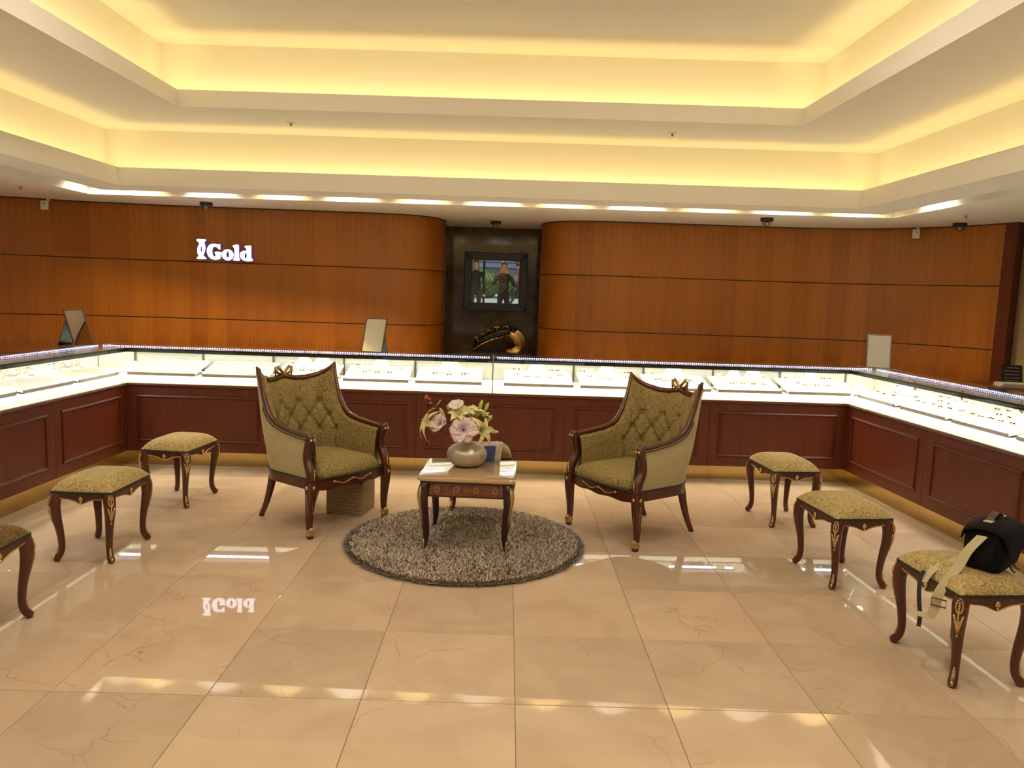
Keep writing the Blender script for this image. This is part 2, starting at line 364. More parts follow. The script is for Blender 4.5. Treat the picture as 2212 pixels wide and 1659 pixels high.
PL = [(-6.30, 3.75), (-6.0, 4.25), (-5.5, 4.70), (-4.75, 5.04), (-3.9, 5.20), (-3.0, 5.25), (-2.2, 5.26), (-1.55, 5.27), (-1.18, 5.33), (-0.95, 5.48), (-0.84, 5.72), (-0.82, 5.98)]
PR = [(0.28, 5.98), (0.31, 5.74), (0.43, 5.50), (0.68, 5.36), (1.05, 5.31), (1.8, 5.31), (2.5, 5.31), (3.1, 5.28), (3.65, 5.12), (4.03, 4.86), (4.28, 4.54), (4.46, 4.20)]
curved_wall([(p.x, p.y) for p in catmull([(x, y, 0) for x, y in PL], 6)], 1)
curved_wall([(p.x, p.y) for p in catmull([(x, y, 0) for x, y in PR], 6)], 2)
# end post of the right-hand wall and the limestone wall beyond it
MB().prism([(4.44, 4.22), (4.475, 4.10), (4.58, 4.16), (4.58, 4.30)], 0, Z0).build('trim_3', 'counter_wood', kind='structure')
def slab_wall(name, a, b, mat, lz, su, thick=0.1, z1=Z0, gap=0.003):
    a, b = Vector(a), Vector(b); L = (b-a).length; t = (b-a)/L; n = Vector((t.y, -t.x))     # faces n
    P = lambda u, d: a+t*u+n*d
    q = [P(0, -thick), P(L, -thick), P(L, -0.012), P(0, -0.012)]
    w = fixn(MB().prism([(p.x, p.y) for p in q], 0, z1).build(name, 'grout', kind='structure'))
    for z_0, z_1 in zip(lz, lz[1:]):
        for u0, u1 in zip(su, su[1:]):
            q = [P(u0+gap/2, -0.012), P(u1-gap/2, -0.012), P(u1-gap/2, 0), P(u0+gap/2, 0)]
            fixn(MB().prism([(p.x, p.y) for p in q], z_0+gap/2, min(z_1, z1)-gap/2).build('slab', mat, w))
    return w
slab_wall('wall_right', (4.57, 4.50), (5.05, -5.6), 'beige_stone', [0, 0.54, 1.155, 1.77, Z0], [0, 1.2, 2.4, 3.6, 4.8, 6.0, 7.2, 8.4, 10.10])
slab_wall('wall_left', (-6.35, -5.6), (-6.35, 3.8), 'beige_stone', [0, 0.54, 1.155, 1.77, Z0], [0, 1.2, 2.4, 3.6, 4.8, 6.0, 7.2, 9.4])
# stone-lined niche in the middle
slab_wall('wall_niche', (-1.15, 6.60), (0.68, 6.60), 'dark_stone', [0, 0.66, 1.27, 2.10, Z0], [0, 0.33, 0.935, 1.54, 1.83])
slab_wall('wall_niche', (-0.84, 5.99), (-0.84, 6.585), 'dark_stone', [0, 0.66, 1.27, 2.10, Z0], [0, 0.595], 0.06)
slab_wall('wall_niche', (0.32, 6.585), (0.32, 5.99), 'dark_stone', [0, 0.66, 1.27, 2.10, Z0], [0, 0.595], 0.06)
for x in (-0.83, 0.30):
    MB().box((x, 5.985, 1.02), (0.05, 0.05, 2.04)).build('trim_4', 'counter_wood', kind='structure')
# shop front behind the camera: piers, head and glazing onto the street
fw = MB(); fw.box((-4.3, -5.7, Z0/2), (4.0, 0.2, Z0)).build('wall_front', 'wall_paint', kind='structure')
MB().box((3.75, -5.7, Z0/2), (3.0, 0.2, Z0)).build('wall_front', 'wall_paint', kind='structure')
MB().box((-0.025, -5.7, 2.29), (4.55, 0.2, 0.18)).build('wall_front', 'wall_paint', kind='structure')
wf = MB()
for x in (-2.28, -0.78, 0.72, 2.22): wf.box((x, -5.7, 1.1), (0.06, 0.08, 2.2))
wf.box((-0.03, -5.7, 2.17), (4.5, 0.08, 0.06)).box((-0.03, -5.7, 0.04), (4.5, 0.08, 0.08))
wo = wf.build('window_1', 'dark_metal', kind='structure')
for x in (-1.53, -0.03, 1.47): MB().box((x, -5.7, 1.11), (1.44, 0.012, 2.06)).build('pane', 'window_glass', wo)
# downlights recessed in the slot roof, warm and white in turn
dl_h = MB(); dl_h.lathe([(0.055, 0), (0.055, 0.012), (0.045, 0.012), (0.045, 0.03), (0.0, 0.03)], 16)
dl_me = dl_h.mesh('housing', 'steel', 40)
def downlight(x, y, warm, label, power=10.0):
    t = thing('downlight', label, 'downlight', (x, y, 2.582), 0, 'downlights in the ceiling slot')
    put(dl_me, 'housing', t)
    L = bpy.data.lights.new('bulb', 'AREA'); L.shape = 'DISK'; L.size = 0.08; L.energy = power; L.color = (1.0, 0.70, 0.30) if warm else (1.0, 0.92, 0.78); L.spread = math.radians(125)
    o = bpy.data.objects.new('bulb', L); COL.objects.link(o); o.parent = t; o.location = (0, 0, -0.004)
NTH = ['first', 'second', 'third', 'fourth', 'fifth', 'sixth', 'seventh', 'eighth', 'ninth', 'tenth', 'eleventh']
for k in range(11):
    x = -3.52+0.655*k; f = (x+3.7)/6.87; y = lerp((SN[0][1]+SF[0][1])/2, (SN[1][1]+SF[1][1])/2, f)
    downlight(x, y, k % 2 == 0, '%s downlight, %s from the left in the slot above the back counter' % ('warm' if k % 2 == 0 else 'white', NTH[k]))
for k, y in enumerate((4.25, 2.75, 1.45, 0.1, -1.3)): downlight(-3.87, y, False, 'downlight, %s from the back in the slot over the left showcase' % NTH[k], 4.0 if k == 0 else 10.0)
for k, y in enumerate((3.45, 2.1, 0.75, -0.6)): downlight(3.30, y, False, 'downlight, %s from the back in the slot over the right showcase' % NTH[k])
for k, x in enumerate((-3.0, -1.8, -0.6, 0.6, 1.8, 3.0)): downlight(x, -3.8, False, 'downlight, %s from the left in the slot by the shop entrance' % NTH[k], 20.0)
# added fill lamps, out of view in the top panel, to brighten floor and seats
for k, (x, y) in enumerate(((-1.5, 1.1), (0.9, 1.1), (-1.5, -0.3), (0.9, -0.3), (-1.5, -1.5), (0.9, -1.5))):
    t = thing('fill_lamp', 'round added fill lamp in the top ceiling panel, %s from the back' % NTH[k], 'fill light', (x, y, ZC2-0.002), 0, 'added fill lamps in the top ceiling panel')
    MB().lathe([(0.13, 0.0), (0.13, -0.008), (0.115, -0.010), (0.112, 0.0)], 24).build('bezel', 'steel', t, 40)
    L = bpy.data.lights.new('bulb', 'AREA'); L.shape = 'DISK'; L.size = 0.22; L.energy = FILL_W; L.color = NEUT; o = bpy.data.objects.new('bulb', L); COL.objects.link(o); o.parent = t; o.location = (0, 0, -0.006)
# ------------------------------------------------------------------ counters
A = [Vector((-3.40, 0.19)), Vector((-3.335, 3.70)), Vector((2.965, 3.85)), Vector((3.15, 0.55))]
def offs(d):
    out = []
    for k in range(4):
        ns = []
        for i in (k-1, k):
            if 0 <= i < 3: t = (A[i+1]-A[i]).normalized(); ns.append(Vector((-t.y, t.x)))
        if len(ns) == 1: out.append(A[k]+ns[0]*d)
        else: m = (ns[0]+ns[1]).normalized(); out.append(A[k]+m*(d/m.dot(ns[0])))
    return out
SL = [(A[i+1]-A[i]).length for i in range(3)]; SA = [math.atan2(*(A[i+1]-A[i]).yx) for i in range(3)]
def M(seg, s, d):
    o = offs(d); return o[seg].lerp(o[seg+1], s)
def chex(mb, seg, s0, s1, prof):
    """hexahedron: prof = ((d0,z0),(d1,z0'),(d1,z1),(d0,z1)) corners of the section"""
    P = []
    for s in (s0, s1):
        for d, z in prof: p = M(seg, s, d); P.append((p.x, p.y, z))
    n = len(prof); return mb.loft([P[:n], P[n:]], True, True)
def cbox(mb, seg, s0, s1, d0, d1, z0, z1): return chex(mb, seg, s0, s1, ((d0, z0), (d1, z0), (d1, z1), (d0, z1)))
def absolute(o_root, o):    # child meshes are written in world space; keep them there under an Empty at the base
    o.location = -o_root.location; return o
ZW, ZG = 0.715, 1.010     # top of the woodwork, top of the glass
DB = 0.56                 # depth of the counters
secs = {0: [0, (1.44-0.19)/SL[0], (2.69-0.19)/SL[0], 1], 1: [0, 0.193, 0.395, 0.601, 0.805, 1], 2: [0, 1.16/SL[2], 2.22/SL[2], 1]}
names = {(0, 0): 'panelled counter cabinet under the left showcase nearest the entrance', (0, 1): 'panelled counter cabinet beside the two stools on the left, second from the corner', (0, 2): 'panelled counter cabinet of the left run next to the back corner',
         (1, 0): 'panelled cabinet of the back counter in the left corner, behind the stool', (1, 1): 'panelled cabinet of the back counter behind the left armchair', (1, 2): 'middle panelled cabinet of the back counter behind the flowers',
         (1, 3): 'panelled cabinet of the back counter behind the right armchair', (1, 4): 'panelled cabinet of the back counter in the right corner', (2, 0): 'panelled counter cabinet of the right run next to the back corner',
         (2, 1): 'panelled counter cabinet on the right beside the middle stool', (2, 2): 'panelled counter cabinet on the right behind the stool with the bag'}
for seg in range(3):
    for i, (s0, s1) in enumerate(zip(secs[seg], secs[seg][1:])):
        e = 0.0012/SL[seg]; c = M(seg, (s0+s1)/2, 0.2)
        root = thing('counter_cabinet', 'reddish wooden '+names[(seg, i)], 'cabinet', (c.x, c.y, 0), 0, 'counter cabinets')
        W_ = lambda nm, mb, mat, sm=False: absolute(root, fixn(mb.build(nm, mat, root, sm)))
        W_('kick_plate', cbox(MB(), seg, s0+e/2, s1-e/2, 0.022, 0.05, 0.0, 0.122), 'brass')
        body = W_('body', cbox(cbox(MB(), seg, s0+e, s1-e, 0.012, DB-0.02, 0.122, 0.684), seg, s0+e, s1-e, 0.05, DB-0.02, 0, 0.122), 'counter_wood')
        W_('cornice', chex(MB(), seg, s0, s1, ((0.012, 0.684), (-0.006, 0.694), (-0.012, 0.704), (-0.010, ZW), (DB, ZW), (DB, 0.684))), 'counter_wood')
        # raised frame moulding round a fielded panel
        u = 0.085/SL[seg]; w = 0.028/SL[seg]; a0, a1, b0, b1 = s0+u, s1-u, 0.205, 0.618
        mo = MB(); dz = 0.028
        for (p0, p1, q0, q1) in ((a0, a1, b1-dz, b1), (a0, a1, b0, b0+dz), (a0, a0+w, b0+dz, b1-dz), (a1-w, a1, b0+dz, b1-dz)):
            hz = (q1-q0) < 0.05
            if hz: chex(mo, seg, p0, p1, ((0.013, q0), (0.004, q0+dz*0.2), (-0.003, q0+dz*0.5), (0.004, q0+dz*0.8), (0.013, q1)))
            else:
                V = []
                for z in (q0, q1):
                    for f, d in ((0, 0.013), (0.2, 0.004), (0.5, -0.003), (0.8, 0.004), (1, 0.013)): p = M(seg, lerp(p0, p1, f), d); V.append((p.x, p.y, z))
                mo.loft([V[:5], V[5:]], True, True)
        W_('moulding', mo, 'counter_wood')
        W_('panel', chex(MB(), seg, a0+w, a1-w, ((0.0115, b0+dz), (0.0115, b1-dz), (0.014, b1-dz), (0.014, b0+dz))), 'counter_wood')
# glass showcases standing on the cabinets
def led_run(root, seg, s0, s1, d, z, full):
    n = int((s1-s0)*SL[seg]/0.0175); mb = MB()
    r = 0.0064
    for i in range(n):
        p = M(seg, lerp(s0, s1, (i+0.5)/n), d); a = SA[seg]; ux, uy = math.cos(a), math.sin(a)
        nx, ny = uy, -ux
        q = [(p.x+nx*0.004, p.y+ny*0.004, z)] + [(p.x+ux*r*math.cos(t)+nx*0, p.y+uy*r*math.cos(t), z+r*math.sin(t)) for t in [2*pi*k/6 for k in range(6)]]
        mb.add(q, [(0, k, k % 6+1) for k in range(1, 7)])
    return mb
def showcase(seg, s0, s1, label, doors, l_end=False, r_end=False):
    c = M(seg, (s0+s1)/2, 0.28); root = thing('glass_showcase', label, 'showcase', (c.x, c.y, ZW), 0, 'glass showcases on the counters')
    W_ = lambda nm, mb, mat, sm=False, **kw: absolute(root, fixn(mb.build(nm, mat, root, sm, **kw)))
    L = SL[seg]
    W_('base_light_strip', chex(MB(), seg, s0, s1, ((0.010, ZW+0.002), (0.045, ZW+0.062), (0.06, ZW+0.062), (0.06, ZW+0.002))), 'case_white')
    W_('deck', cbox(MB(), seg, s0, s1, 0.06, 0.515, ZW+0.002, ZW+0.062), 'case_white')
    W_('front_glass', cbox(MB(), seg, s0+0.001, s1-0.001, 0.0, 0.006, ZW+0.002, ZG-0.0005), 'case_glass')
    W_('top_glass', cbox(MB(), seg, s0+0.0006, s1-0.0006, 0.0, 0.54, ZG, ZG+0.008), 'case_glass')
    W_('front_trim', cbox(cbox(cbox(MB(), seg, s0, s1, 0.006, 0.010, ZG-0.026, ZG-0.0005), seg, s0, s1, 0.010, 0.040, ZG-0.010, ZG-0.0005), seg, s0, s1, -0.002, 0.0, ZG-0.004, ZG+0.009), 'dark_metal')
    W_('sill', cbox(MB(), seg, s0, s1, -0.004, 0.008, ZW, ZW+0.003), 'brass')
    W_('rear_rail', cbox(MB(), seg, s0, s1, 0.502, 0.56, ZG-0.045, ZG-0.0005), 'ledge_wood')
    W_('led_channel', cbox(MB(), seg, s0+0.004, s1-0.004, 0.497, 0.502, ZG-0.034, ZG-0.010), 'led_blue_base')
    W_('led_row', led_run(root, seg, s0+0.004, s1-0.004, 0.4965, ZG-0.019, True), 'led_white', kind='stuff')
    sd = [s0] + doors + [s1]
    for k in range(len(sd)-1):
        off = 0.006 if k % 2 else 0.0
        W_('sliding_door', cbox(MB(), seg, sd[k]+0.0004, sd[k+1]-0.0004, 0.520+off, 0.525+off, ZW+0.003, ZG-0.046), 'door_white')
        if k: W_('door_edge', cbox(MB(), seg, sd[k]-0.008/L, sd[k]+0.008/L, 0.515, 0.520, ZW+0.063, ZG-0.046), 'divider')
    W_('rear_track', cbox(MB(), seg, s0, s1, 0.535, 0.56, ZW, ZW+0.03), 'ledge_wood')
    a, b = M(seg, s0+0.03/L, 0.024), M(seg, s1-0.03/L, 0.024); n = Vector((-math.sin(SA[seg]), math.cos(SA[seg])))
    area('case_lamp', (a.x, a.y, ZG-0.0125), (b.x, b.y, ZG-0.0125), 0.014, 3.5*(b-a).length, COOL, (n.x*0.35, n.y*0.35, -1))
    a, b = M(seg, s0+0.03/L, 0.488), M(seg, s1-0.03/L, 0.488)
    area('case_lamp', (a.x, a.y, ZG-0.014), (b.x, b.y, ZG-0.014), 0.008, 1.6*(b-a).length, COOL, (-n.x*0.5, -n.y*0.5, -1))
    return root
PX = lambda x: (x-272)/(1836.0-272)
showcase(1, 0, PX(1053)-0.0003, 'long lit glass showcase on the left half of the back counter', [PX(x) for x in (343, 477, 615, 755, 897)])
showcase(1, PX(1053)+0.0003, 1, 'long lit glass showcase on the right half of the back counter', [PX(x) for x in (1216, 1358, 1500, 1638, 1774)])
showcase(0, 0, 1, 'lit glass showcase along the left counter', [i/6 for i in range(1, 6)])
showcase(2, 0, 1, 'lit glass showcase along the right counter', [i/6 for i in range(1, 6)])
jp = thing('glass_joint_post', 'slim bronze post joining the two back showcases', 'post', (*M(1, PX(1053), 0), ZW))
jb = MB()
cbox(jb, 1, PX(1053)-0.0006, PX(1053)+0.0006, -0.004, 0.012, ZW, ZG+0.010)
cbox(jb, 1, PX(1053)-0.0006, PX(1053)+0.0006, -0.004, 0.50, ZG+0.0085, ZG+0.011)
absolute(jp, fixn(jb.build('post', 'steel', jp)))
# ------------------------------------------------------------------ fabrics
def damask(name, c_lo, c_hi, scale, rough=0.75, sheen=0.5):
    m, nt, b = newmat(name)
    tc = N(nt, 'ShaderNodeTexCoord')
    nz = N(nt, 'ShaderNodeTexNoise'); nz.inputs['Scale'].default_value = scale*0.55; lk(nt, tc.outputs['Object'], nz.inputs['Vector'])
    sc = N(nt, 'ShaderNodeVectorMath', operation='SCALE'); sc.inputs['Scale'].default_value = 0.05; lk(nt, nz.outputs['Color'], sc.inputs[0])
    ad = N(nt, 'ShaderNodeVectorMath', operation='ADD'); lk(nt, tc.outputs['Object'], ad.inputs[0]); lk(nt, sc.outputs[0], ad.inputs[1])
    vo = N(nt, 'ShaderNodeTexVoronoi', feature='F1'); vo.inputs['Scale'].default_value = scale; lk(nt, ad.outputs[0], vo.inputs['Vector'])
    w = mathn(nt, 'SINE', mathn(nt, 'MULTIPLY', vo.outputs['Distance'], 22.0))
    n2 = N(nt, 'ShaderNodeTexNoise'); n2.inputs['Scale'].default_value = scale*1.6; n2.inputs['Detail'].default_value = 3; lk(nt, tc.outputs['Object'], n2.inputs['Vector'])
    f = mathn(nt, 'ADD', mathn(nt, 'MULTIPLY', w, 0.22), n2.outputs['Fac'])
    lk(nt, ramp(nt, f, [(0.42, c_lo), (0.56, c_hi)]), b.inputs['Base Color'])
    b.inputs['Roughness'].default_value = rough; b.inputs['Sheen Weight'].default_value = sheen; b.inputs['Sheen Roughness'].default_value = 0.35
    b.inputs['Sheen Tint'].default_value = (0.95, 0.82, 0.50, 1); b.inputs['Specular IOR Level'].default_value = 0.2
    bp = N(nt, 'ShaderNodeBump'); bp.inputs['Strength'].default_value = 0.25; bp.inputs['Distance'].default_value = 0.003
    lk(nt, f, bp.inputs['Height']); lk(nt, bp.outputs['Normal'], b.inputs['Normal'])
    return m
damask('velvet', (0.185, 0.130, 0.042), (0.34, 0.255, 0.100), 38)
damask('velvet_plain', (0.44, 0.37, 0.20), (0.50, 0.425, 0.24), 38)
damask('stool_velvet', (0.31, 0.22, 0.08), (0.54, 0.42, 0.19), 40)
damask('dark_velvet', (0.10, 0.060, 0.014), (0.17, 0.105, 0.028), 24)
plain('braid', (0.020, 0.022, 0.014), 0.7)
# ------------------------------------------------------------------ stools
def cabriole(mb, x, y, prof, n=10, diag=None):
    """leg: prof = (z, outward shift, radius); outward along the diagonal of the corner"""
    dx, dy = diag or (math.copysign(0.7071, x), math.copysign(0.7071, y))
    mb.tube([(x+dx*o, y+dy*o, z) for z, o, r in prof], [r for z, o, r in prof], n, True, 1.0, (dx, dy, 0))
def smooth_prof(prof, n=4):
    P = catmull(prof, n); return [(p.x, p.y, p.z) for p in P]
LEGP = smooth_prof([(0.402, -0.014, 0.031), (0.37, 0.002, 0.033), (0.32, 0.008, 0.031), (0.25, 0.000, 0.0255), (0.17, -0.014, 0.0205), (0.09, -0.021, 0.0180), (0.045, -0.014, 0.0180), (0.018, 0.004, 0.0195), (0.002, 0.008, 0.014)])
def leaf_plate(mb, x, y, dx, dy, zs, half, offs_, ridge=0.005):
    """carved gilt leaf on the outer face of a leg: rows (z, out, half width), ridged along the middle"""
    tx, ty = -dy, dx; rows = []
    for z, o, w in zip(zs, offs_, half):
        rows.append([(x+dx*(o-0.004)+tx*w, y+dy*(o-0.004)+ty*w, z), (x+dx*(o+ridge)+tx*w*0.5, y+dy*(o+ridge)+ty*w*0.5, z), (x+dx*(o+ridge*0.4), y+dy*(o+ridge*0.4), z),
                     (x+dx*(o+ridge)-tx*w*0.5, y+dy*(o+ridge)-ty*w*0.5, z), (x+dx*(o-0.004)-tx*w, y+dy*(o-0.004)-ty*w, z), (x+dx*(o-0.012), y+dy*(o-0.012), z)])
    mb.loft(rows, True, True)
def make_stool(label, seat_mat):
    t = thing('footstool', label, 'stool', (0, 0, 0), 0, 'upholstered stools')
    HX, HY = 0.172, 0.224
    def seat(u, v):
        a, b = 2*u-1, 2*v-1
        x = HX*math.copysign(abs(a)**0.9, a); y = HY*math.copysign(abs(b)**0.9, b)
        e = 1+0.025*math.cos(a*pi/2)*math.cos(b*pi/2)
        z = 0.408+0.072*max(0, 1-a**4)**0.55*max(0, 1-b**4)**0.55
        return (x*e, y*e, z)
    mb = MB(); mb.grid(seat, 22, 26); o = mb.build('seat_cushion', seat_mat, t, True)
    def rr(hx, hy, r=0.015, n=4):
        out = []
        for sx, sy, a0 in ((1, 1, 0), (-1, 1, pi/2), (-1, -1, pi), (1, -1, 1.5*pi)):
            for k in range(n+1): a = a0+pi/2*k/n; out.append((sx*(hx-r)+r*math.cos(a), sy*(hy-r)+r*math.sin(a)))
        return out
    MB().prism(rr(HX+0.003, HY+0.003), 0.397, 0.4105).build('nailed_braid', 'braid', t)
    # aprons with a wavy lower edge, gilt line and shell
    for axis, sgn, ln, off in (('x', -1, HX, HY), ('x', 1, HX, HY), ('y', -1, HY, HX), ('y', 1, HY, HX)):
        L = ln-0.02; mb = MB(); gl = MB(); n = 20; rows = []
        low = lambda q: 0.372-0.022*(1-abs(q))**0.8-0.010*math.cos(q*pi*2)*(1-abs(q))+0.012*abs(q)**3
        def P(q, d, z):
            a, b = q*L, sgn*(off-0.012+d); return (a, b, z) if axis == 'x' else (b, a, z)
        for i in range(n+1):
            q = 2*i/n-1; z = low(q)
            rows.append([P(q, 0.006, 0.398), P(q, 0.006, z), P(q, -0.014, z), P(q, -0.014, 0.398)])
        mb.loft(rows, True, True); fixn(mb.build('apron', 'mahogany', t))
        gl.tube([P(2*i/n-1, 0.007, low(2*i/n-1)) for i in range(n+1)], 0.0032, 5); gl.build('gilt_edge', 'gold', t, True)
        sh = MB(); fan = [(-0.62, 0.014), (-0.3, 0.019), (0, 0.022), (0.3, 0.019), (0.62, 0.014)]
        for a, l in fan:
            c = P(0, 0.007, 0); h = 0.368
            p0 = P(0, 0.006, h-0.014); p1 = P(math.sin(a)*l/L*1.2, 0.010, h-0.014+math.cos(a)*l*1.3)
            sh.tube([p0, [(p0[i]+p1[i])/2 for i in range(3)], p1], [0.003, 0.0058, 0.0048], 6)
        sh.ball(P(0, 0.010, 0.350), 0.007, 6, 4); sh.build('shell_ornament', 'gold', t, True)
    for sx in (-1, 1):
        for sy in (-1, 1):
            x, y = sx*(HX-0.022), sy*(HY-0.020); d = 0.7071
            mb = MB(); cabriole(mb, x, y, LEGP); lg = mb.build('leg', 'mahogany', t, True)
            gm = MB(); O = lambda z: table([(p[0], p[1]+p[2]) for p in sorted(LEGP)], z)
            G = lambda l, z, e=0.0: (x+sx*d*(O(z)+e-abs(l)*0.35)-sy*d*l, y+sy*d*(O(z)+e-abs(l)*0.35)+sx*d*l, z)
            gm.tube([G(0.0125*math.cos(2*pi*q/16), 0.362+0.027*math.sin(2*pi*q/16)) for q in range(16)], 0.0040, 6, closed=True)
            for z in (0.376, 0.365, 0.354, 0.344): gm.ball(G(0, z, 0.001), 0.0058-0.0004*abs(z-0.365)*100, 6, 4)
            gm.ball(G(0, 0.394, 0.0), 0.007, 6, 4)
            for l, z0, z1 in ((0.017, 0.326, 0.296), (-0.017, 0.326, 0.296), (0.013, 0.312, 0.272), (-0.013, 0.312, 0.272), (0.007, 0.300, 0.250), (-0.007, 0.300, 0.250), (0, 0.332, 0.236)):
                gm.tube([G(l*0.35, z1, 0.0), G(l*0.75, (z0+z1)/2, 0.002), G(l*1.1, z0, 0.001)], [0.0025, 0.0052, 0.0028], 6)
            gm.ball(G(0, 0.232, 0.001), 0.0055, 6, 4)
            gm.build('gilt_leaf', 'gold', lg, True)
            fm = MB(); zs = [0.085, 0.070, 0.055, 0.040, 0.025, 0.012]
            leaf_plate(fm, x, y, sx*d, sy*d, zs, [0.003, 0.007, 0.009, 0.008, 0.009, 0.005], [O(z)-0.001 for z in zs], 0.004)
            fm.ball((x+sx*d*(O(0.02)+0.001), y+sy*d*(O(0.02)+0.001), 0.026), 0.0075, 8, 5); fm.build('gilt_scroll', 'gold', lg, True)
    return t
st = make_stool('gold velvet footstool in the left row, the middle one of three', 'stool_velvet'); st.location = (-2.422, 1.568, 0); st.rotation_euler.z = math.radians(-1)
dup(st, (-2.444, 2.685, 0), math.radians(-6), 'gold velvet footstool in the left row, next to the back counter')
dup(st, (1.979, 2.65, 0), math.radians(5.5), 'gold velvet footstool in the right row, next to the back counter')
dup(st, (1.92, 1.52, 0), math.radians(7), 'gold velvet footstool in the right row, the middle one of three')
dup(st, (1.985, 0.455, 0), math.radians(5), 'gold velvet footstool carrying the black camera bag')
s1 = dup(st, (-2.432, 0.425, 0), math.radians(0.5), 'dark gold velvet footstool cut off by the left edge of the photo')
s4 = dup(st, (-0.245, 2.735, 0), math.radians(93), 'olive velvet footstool behind the flower table, against the back counter')
for r in (s1, s4):
    for ch in r.children:
        if ch.name.startswith('seat_cushion'): ch.data = ch.data.copy(); ch.data.materials[0] = MATS['dark_velvet']
# ------------------------------------------------------------------ armchairs
HT = [(0, 0.648), (0.1, 0.655), (0.24, 0.672), (0.33, 0.695), (0.38, 0.728), (0.42, 0.785), (0.45, 0.865), (0.468, 0.945), (0.482, 1.032), (0.50, 1.010), (0.53, 0.985), (0.58, 0.958), (0.65, 0.937), (0.72, 0.935), (0.80, 0.955), (0.9, 0.957)]
def make_chair(label):
    t = thing('armchair', label, 'armchair', (0, 0, 0), 0, 'tufted armchairs')
    HXc, Y0, Y1, RY = 0.315, -0.285, 0.06, 0.255
    # plan curve: right arm front -> back -> left arm front
    raw = [(HXc, lerp(Y0, Y1, k/12)) for k in range(12)] + [(HXc*math.cos(pi*k/48), Y1+RY*math.sin(pi*k/48)) for k in range(49)] + [(-HXc, lerp(Y1, Y0, k/12)) for k in range(1, 13)]
    cum = [0]
    for a, b in zip(raw, raw[1:]): cum.append(cum[-1]+math.hypot(b[0]-a[0], b[1]-a[1]))
    LT = cum[-1]
    def plan(s):
        s = max(0, min(LT, s))
        for i in range(len(cum)-1):
            if s <= cum[i+1]+1e-9:
                f = (s-cum[i])/(cum[i+1]-cum[i]); a, b = raw[i], raw[i+1]
                return lerp(a[0], b[0], f), lerp(a[1], b[1], f)
    def frame(s):
        x, y = plan(s); a, b = plan(s-0.012), plan(s+0.012)
        tx, ty = b[0]-a[0], b[1]-a[1]; l = math.hypot(tx, ty) or 1
        return x, y, ty/l, -tx/l            # outward normal
    def top(s): return table(HT, min(s, LT-s))
    def P(s, z, inset=0.0):
        x, y, nx, ny = frame(s); w = 0.22+0.78*max(0, ny)
        fl = 0.095*max(0, (z-0.36)/0.6)**1.25*w - 0.012*(1-min(1, max(0, (z-0.3)/0.3)))
        return Vector((x+nx*(fl-inset), y+ny*(fl-inset), z))
    ss = sorted(set([round(LT*k/72, 5) for k in range(73)] + [round(k, 5) for e in (0.42, 0.435, 0.45, 0.46, 0.468, 0.475, 0.482, 0.49, 0.50, 0.515) for k in (e, LT-e)]))
    # outer upholstery
    def sheet(inset_fn, z_lo, nz):
        V = []; F = []; n = len(ss)
        for j in range(nz+1):
            for s in ss:
                zt = top(s)-0.012; z = lerp(z_lo, zt, j/nz); V.append(P(s, z, inset_fn(s, z, j/nz)))
        for j in range(nz):
            for i in range(n-1): F.append((j*n+i, j*n+i+1, (j+1)*n+i+1, (j+1)*n+i))
        return MB().add(V, F)
    sheet(lambda s, z, v: 0.004-0.012*math.sin(pi*v), 0.365, 10).build('outer_upholstery', 'velvet_plain', t, True)
    # buttons on the inner back: (distance from the centre along the plan, z)
    btn = [(q, 0.775) for q in (-0.225, -0.075, 0.075, 0.225)] + [(q, 0.675) for q in (-0.30, -0.15, 0, 0.15, 0.30)] + [(q, 0.580) for q in (-0.375, -0.225, -0.075, 0.075, 0.225, 0.375)]
    seams = []
    for q, z in btn:
        for q2, z2 in btn:
            if abs(abs(q-q2)-0.075) < 0.01 and z2 < z: seams.append((q, z, q2, z2))
        if z > 0.75: seams.append((q, z, q*1.08, 0.93))
        if z < 0.6: seams.append((q, z, q, 0.43))
    def tuft(s, z, v):
        q = s-LT/2; back = max(0, 1-(abs(q)/0.47)**6)
        d = 0.052+0.030*math.sin(pi*min(1, v*1.05))**0.6*(0.35+0.65*back)
        if v > 0.97: d = 0.036
        e = 0
        for a, b in btn: e = max(e, 0.042*math.exp(-((q-a)**2+(z-b)**2)/0.00055))
        for a, b, c, f in seams:
            lx, lz = c-a, f-b; k = max(0, min(1, ((q-a)*lx+(z-b)*lz)/(lx*lx+lz*lz)))
            dd = (q-a-k*lx)**2+(z-b-k*lz)**2; e = max(e, 0.020*math.exp(-dd/0.00016))
        return d-e*max(0, min(1, (top(s)-z)/0.05))
    inner_ss = ss
    ss = sorted(set(ss + [round(LT*k/170, 5) for k in range(171)]))
    sheet(tuft, 0.400, 46).build('inner_upholstery', 'velvet', t, True)
    for q, z in btn:
        s = LT/2+q; d = tuft(s, z, 0.5); p = P(s, z, d+0.003); x, y, nx, ny = frame(s)
        MB().ball(p, 0.0105, 8, 6).build('button', 'velvet', t, True)
    # wooden show-frame: arm rails running up into the wing tips, crest rail between them
    E_ = 0.482
    for sgn in (0, 1):
        path = []; rad = []
        sl = [k*0.012 for k in range(0, 36)] + [0.43, 0.44, 0.45, 0.46, 0.468, 0.475, 0.482]
        for s in sl:
            s_ = s if sgn == 0 else LT-s; z = table(HT, s); p = P(s_, z, 0.018); path.append(p); rad.append(0.0185 if s < 0.42 else lerp(0.0195, 0.0150, (s-0.42)/0.062))
        path[0] = path[0]+Vector((0, -0.012, 0))
        tip = path[-1]+Vector((0.014 if sgn == 0 else -0.014, 0.004, 0.020)); path.append(tip); rad.append(0.007)
        MB().tube(path, rad, 8).build('arm_rail', 'mahogany', t, True)
        # gilt beading on the inner side of the wing
        gb = MB()
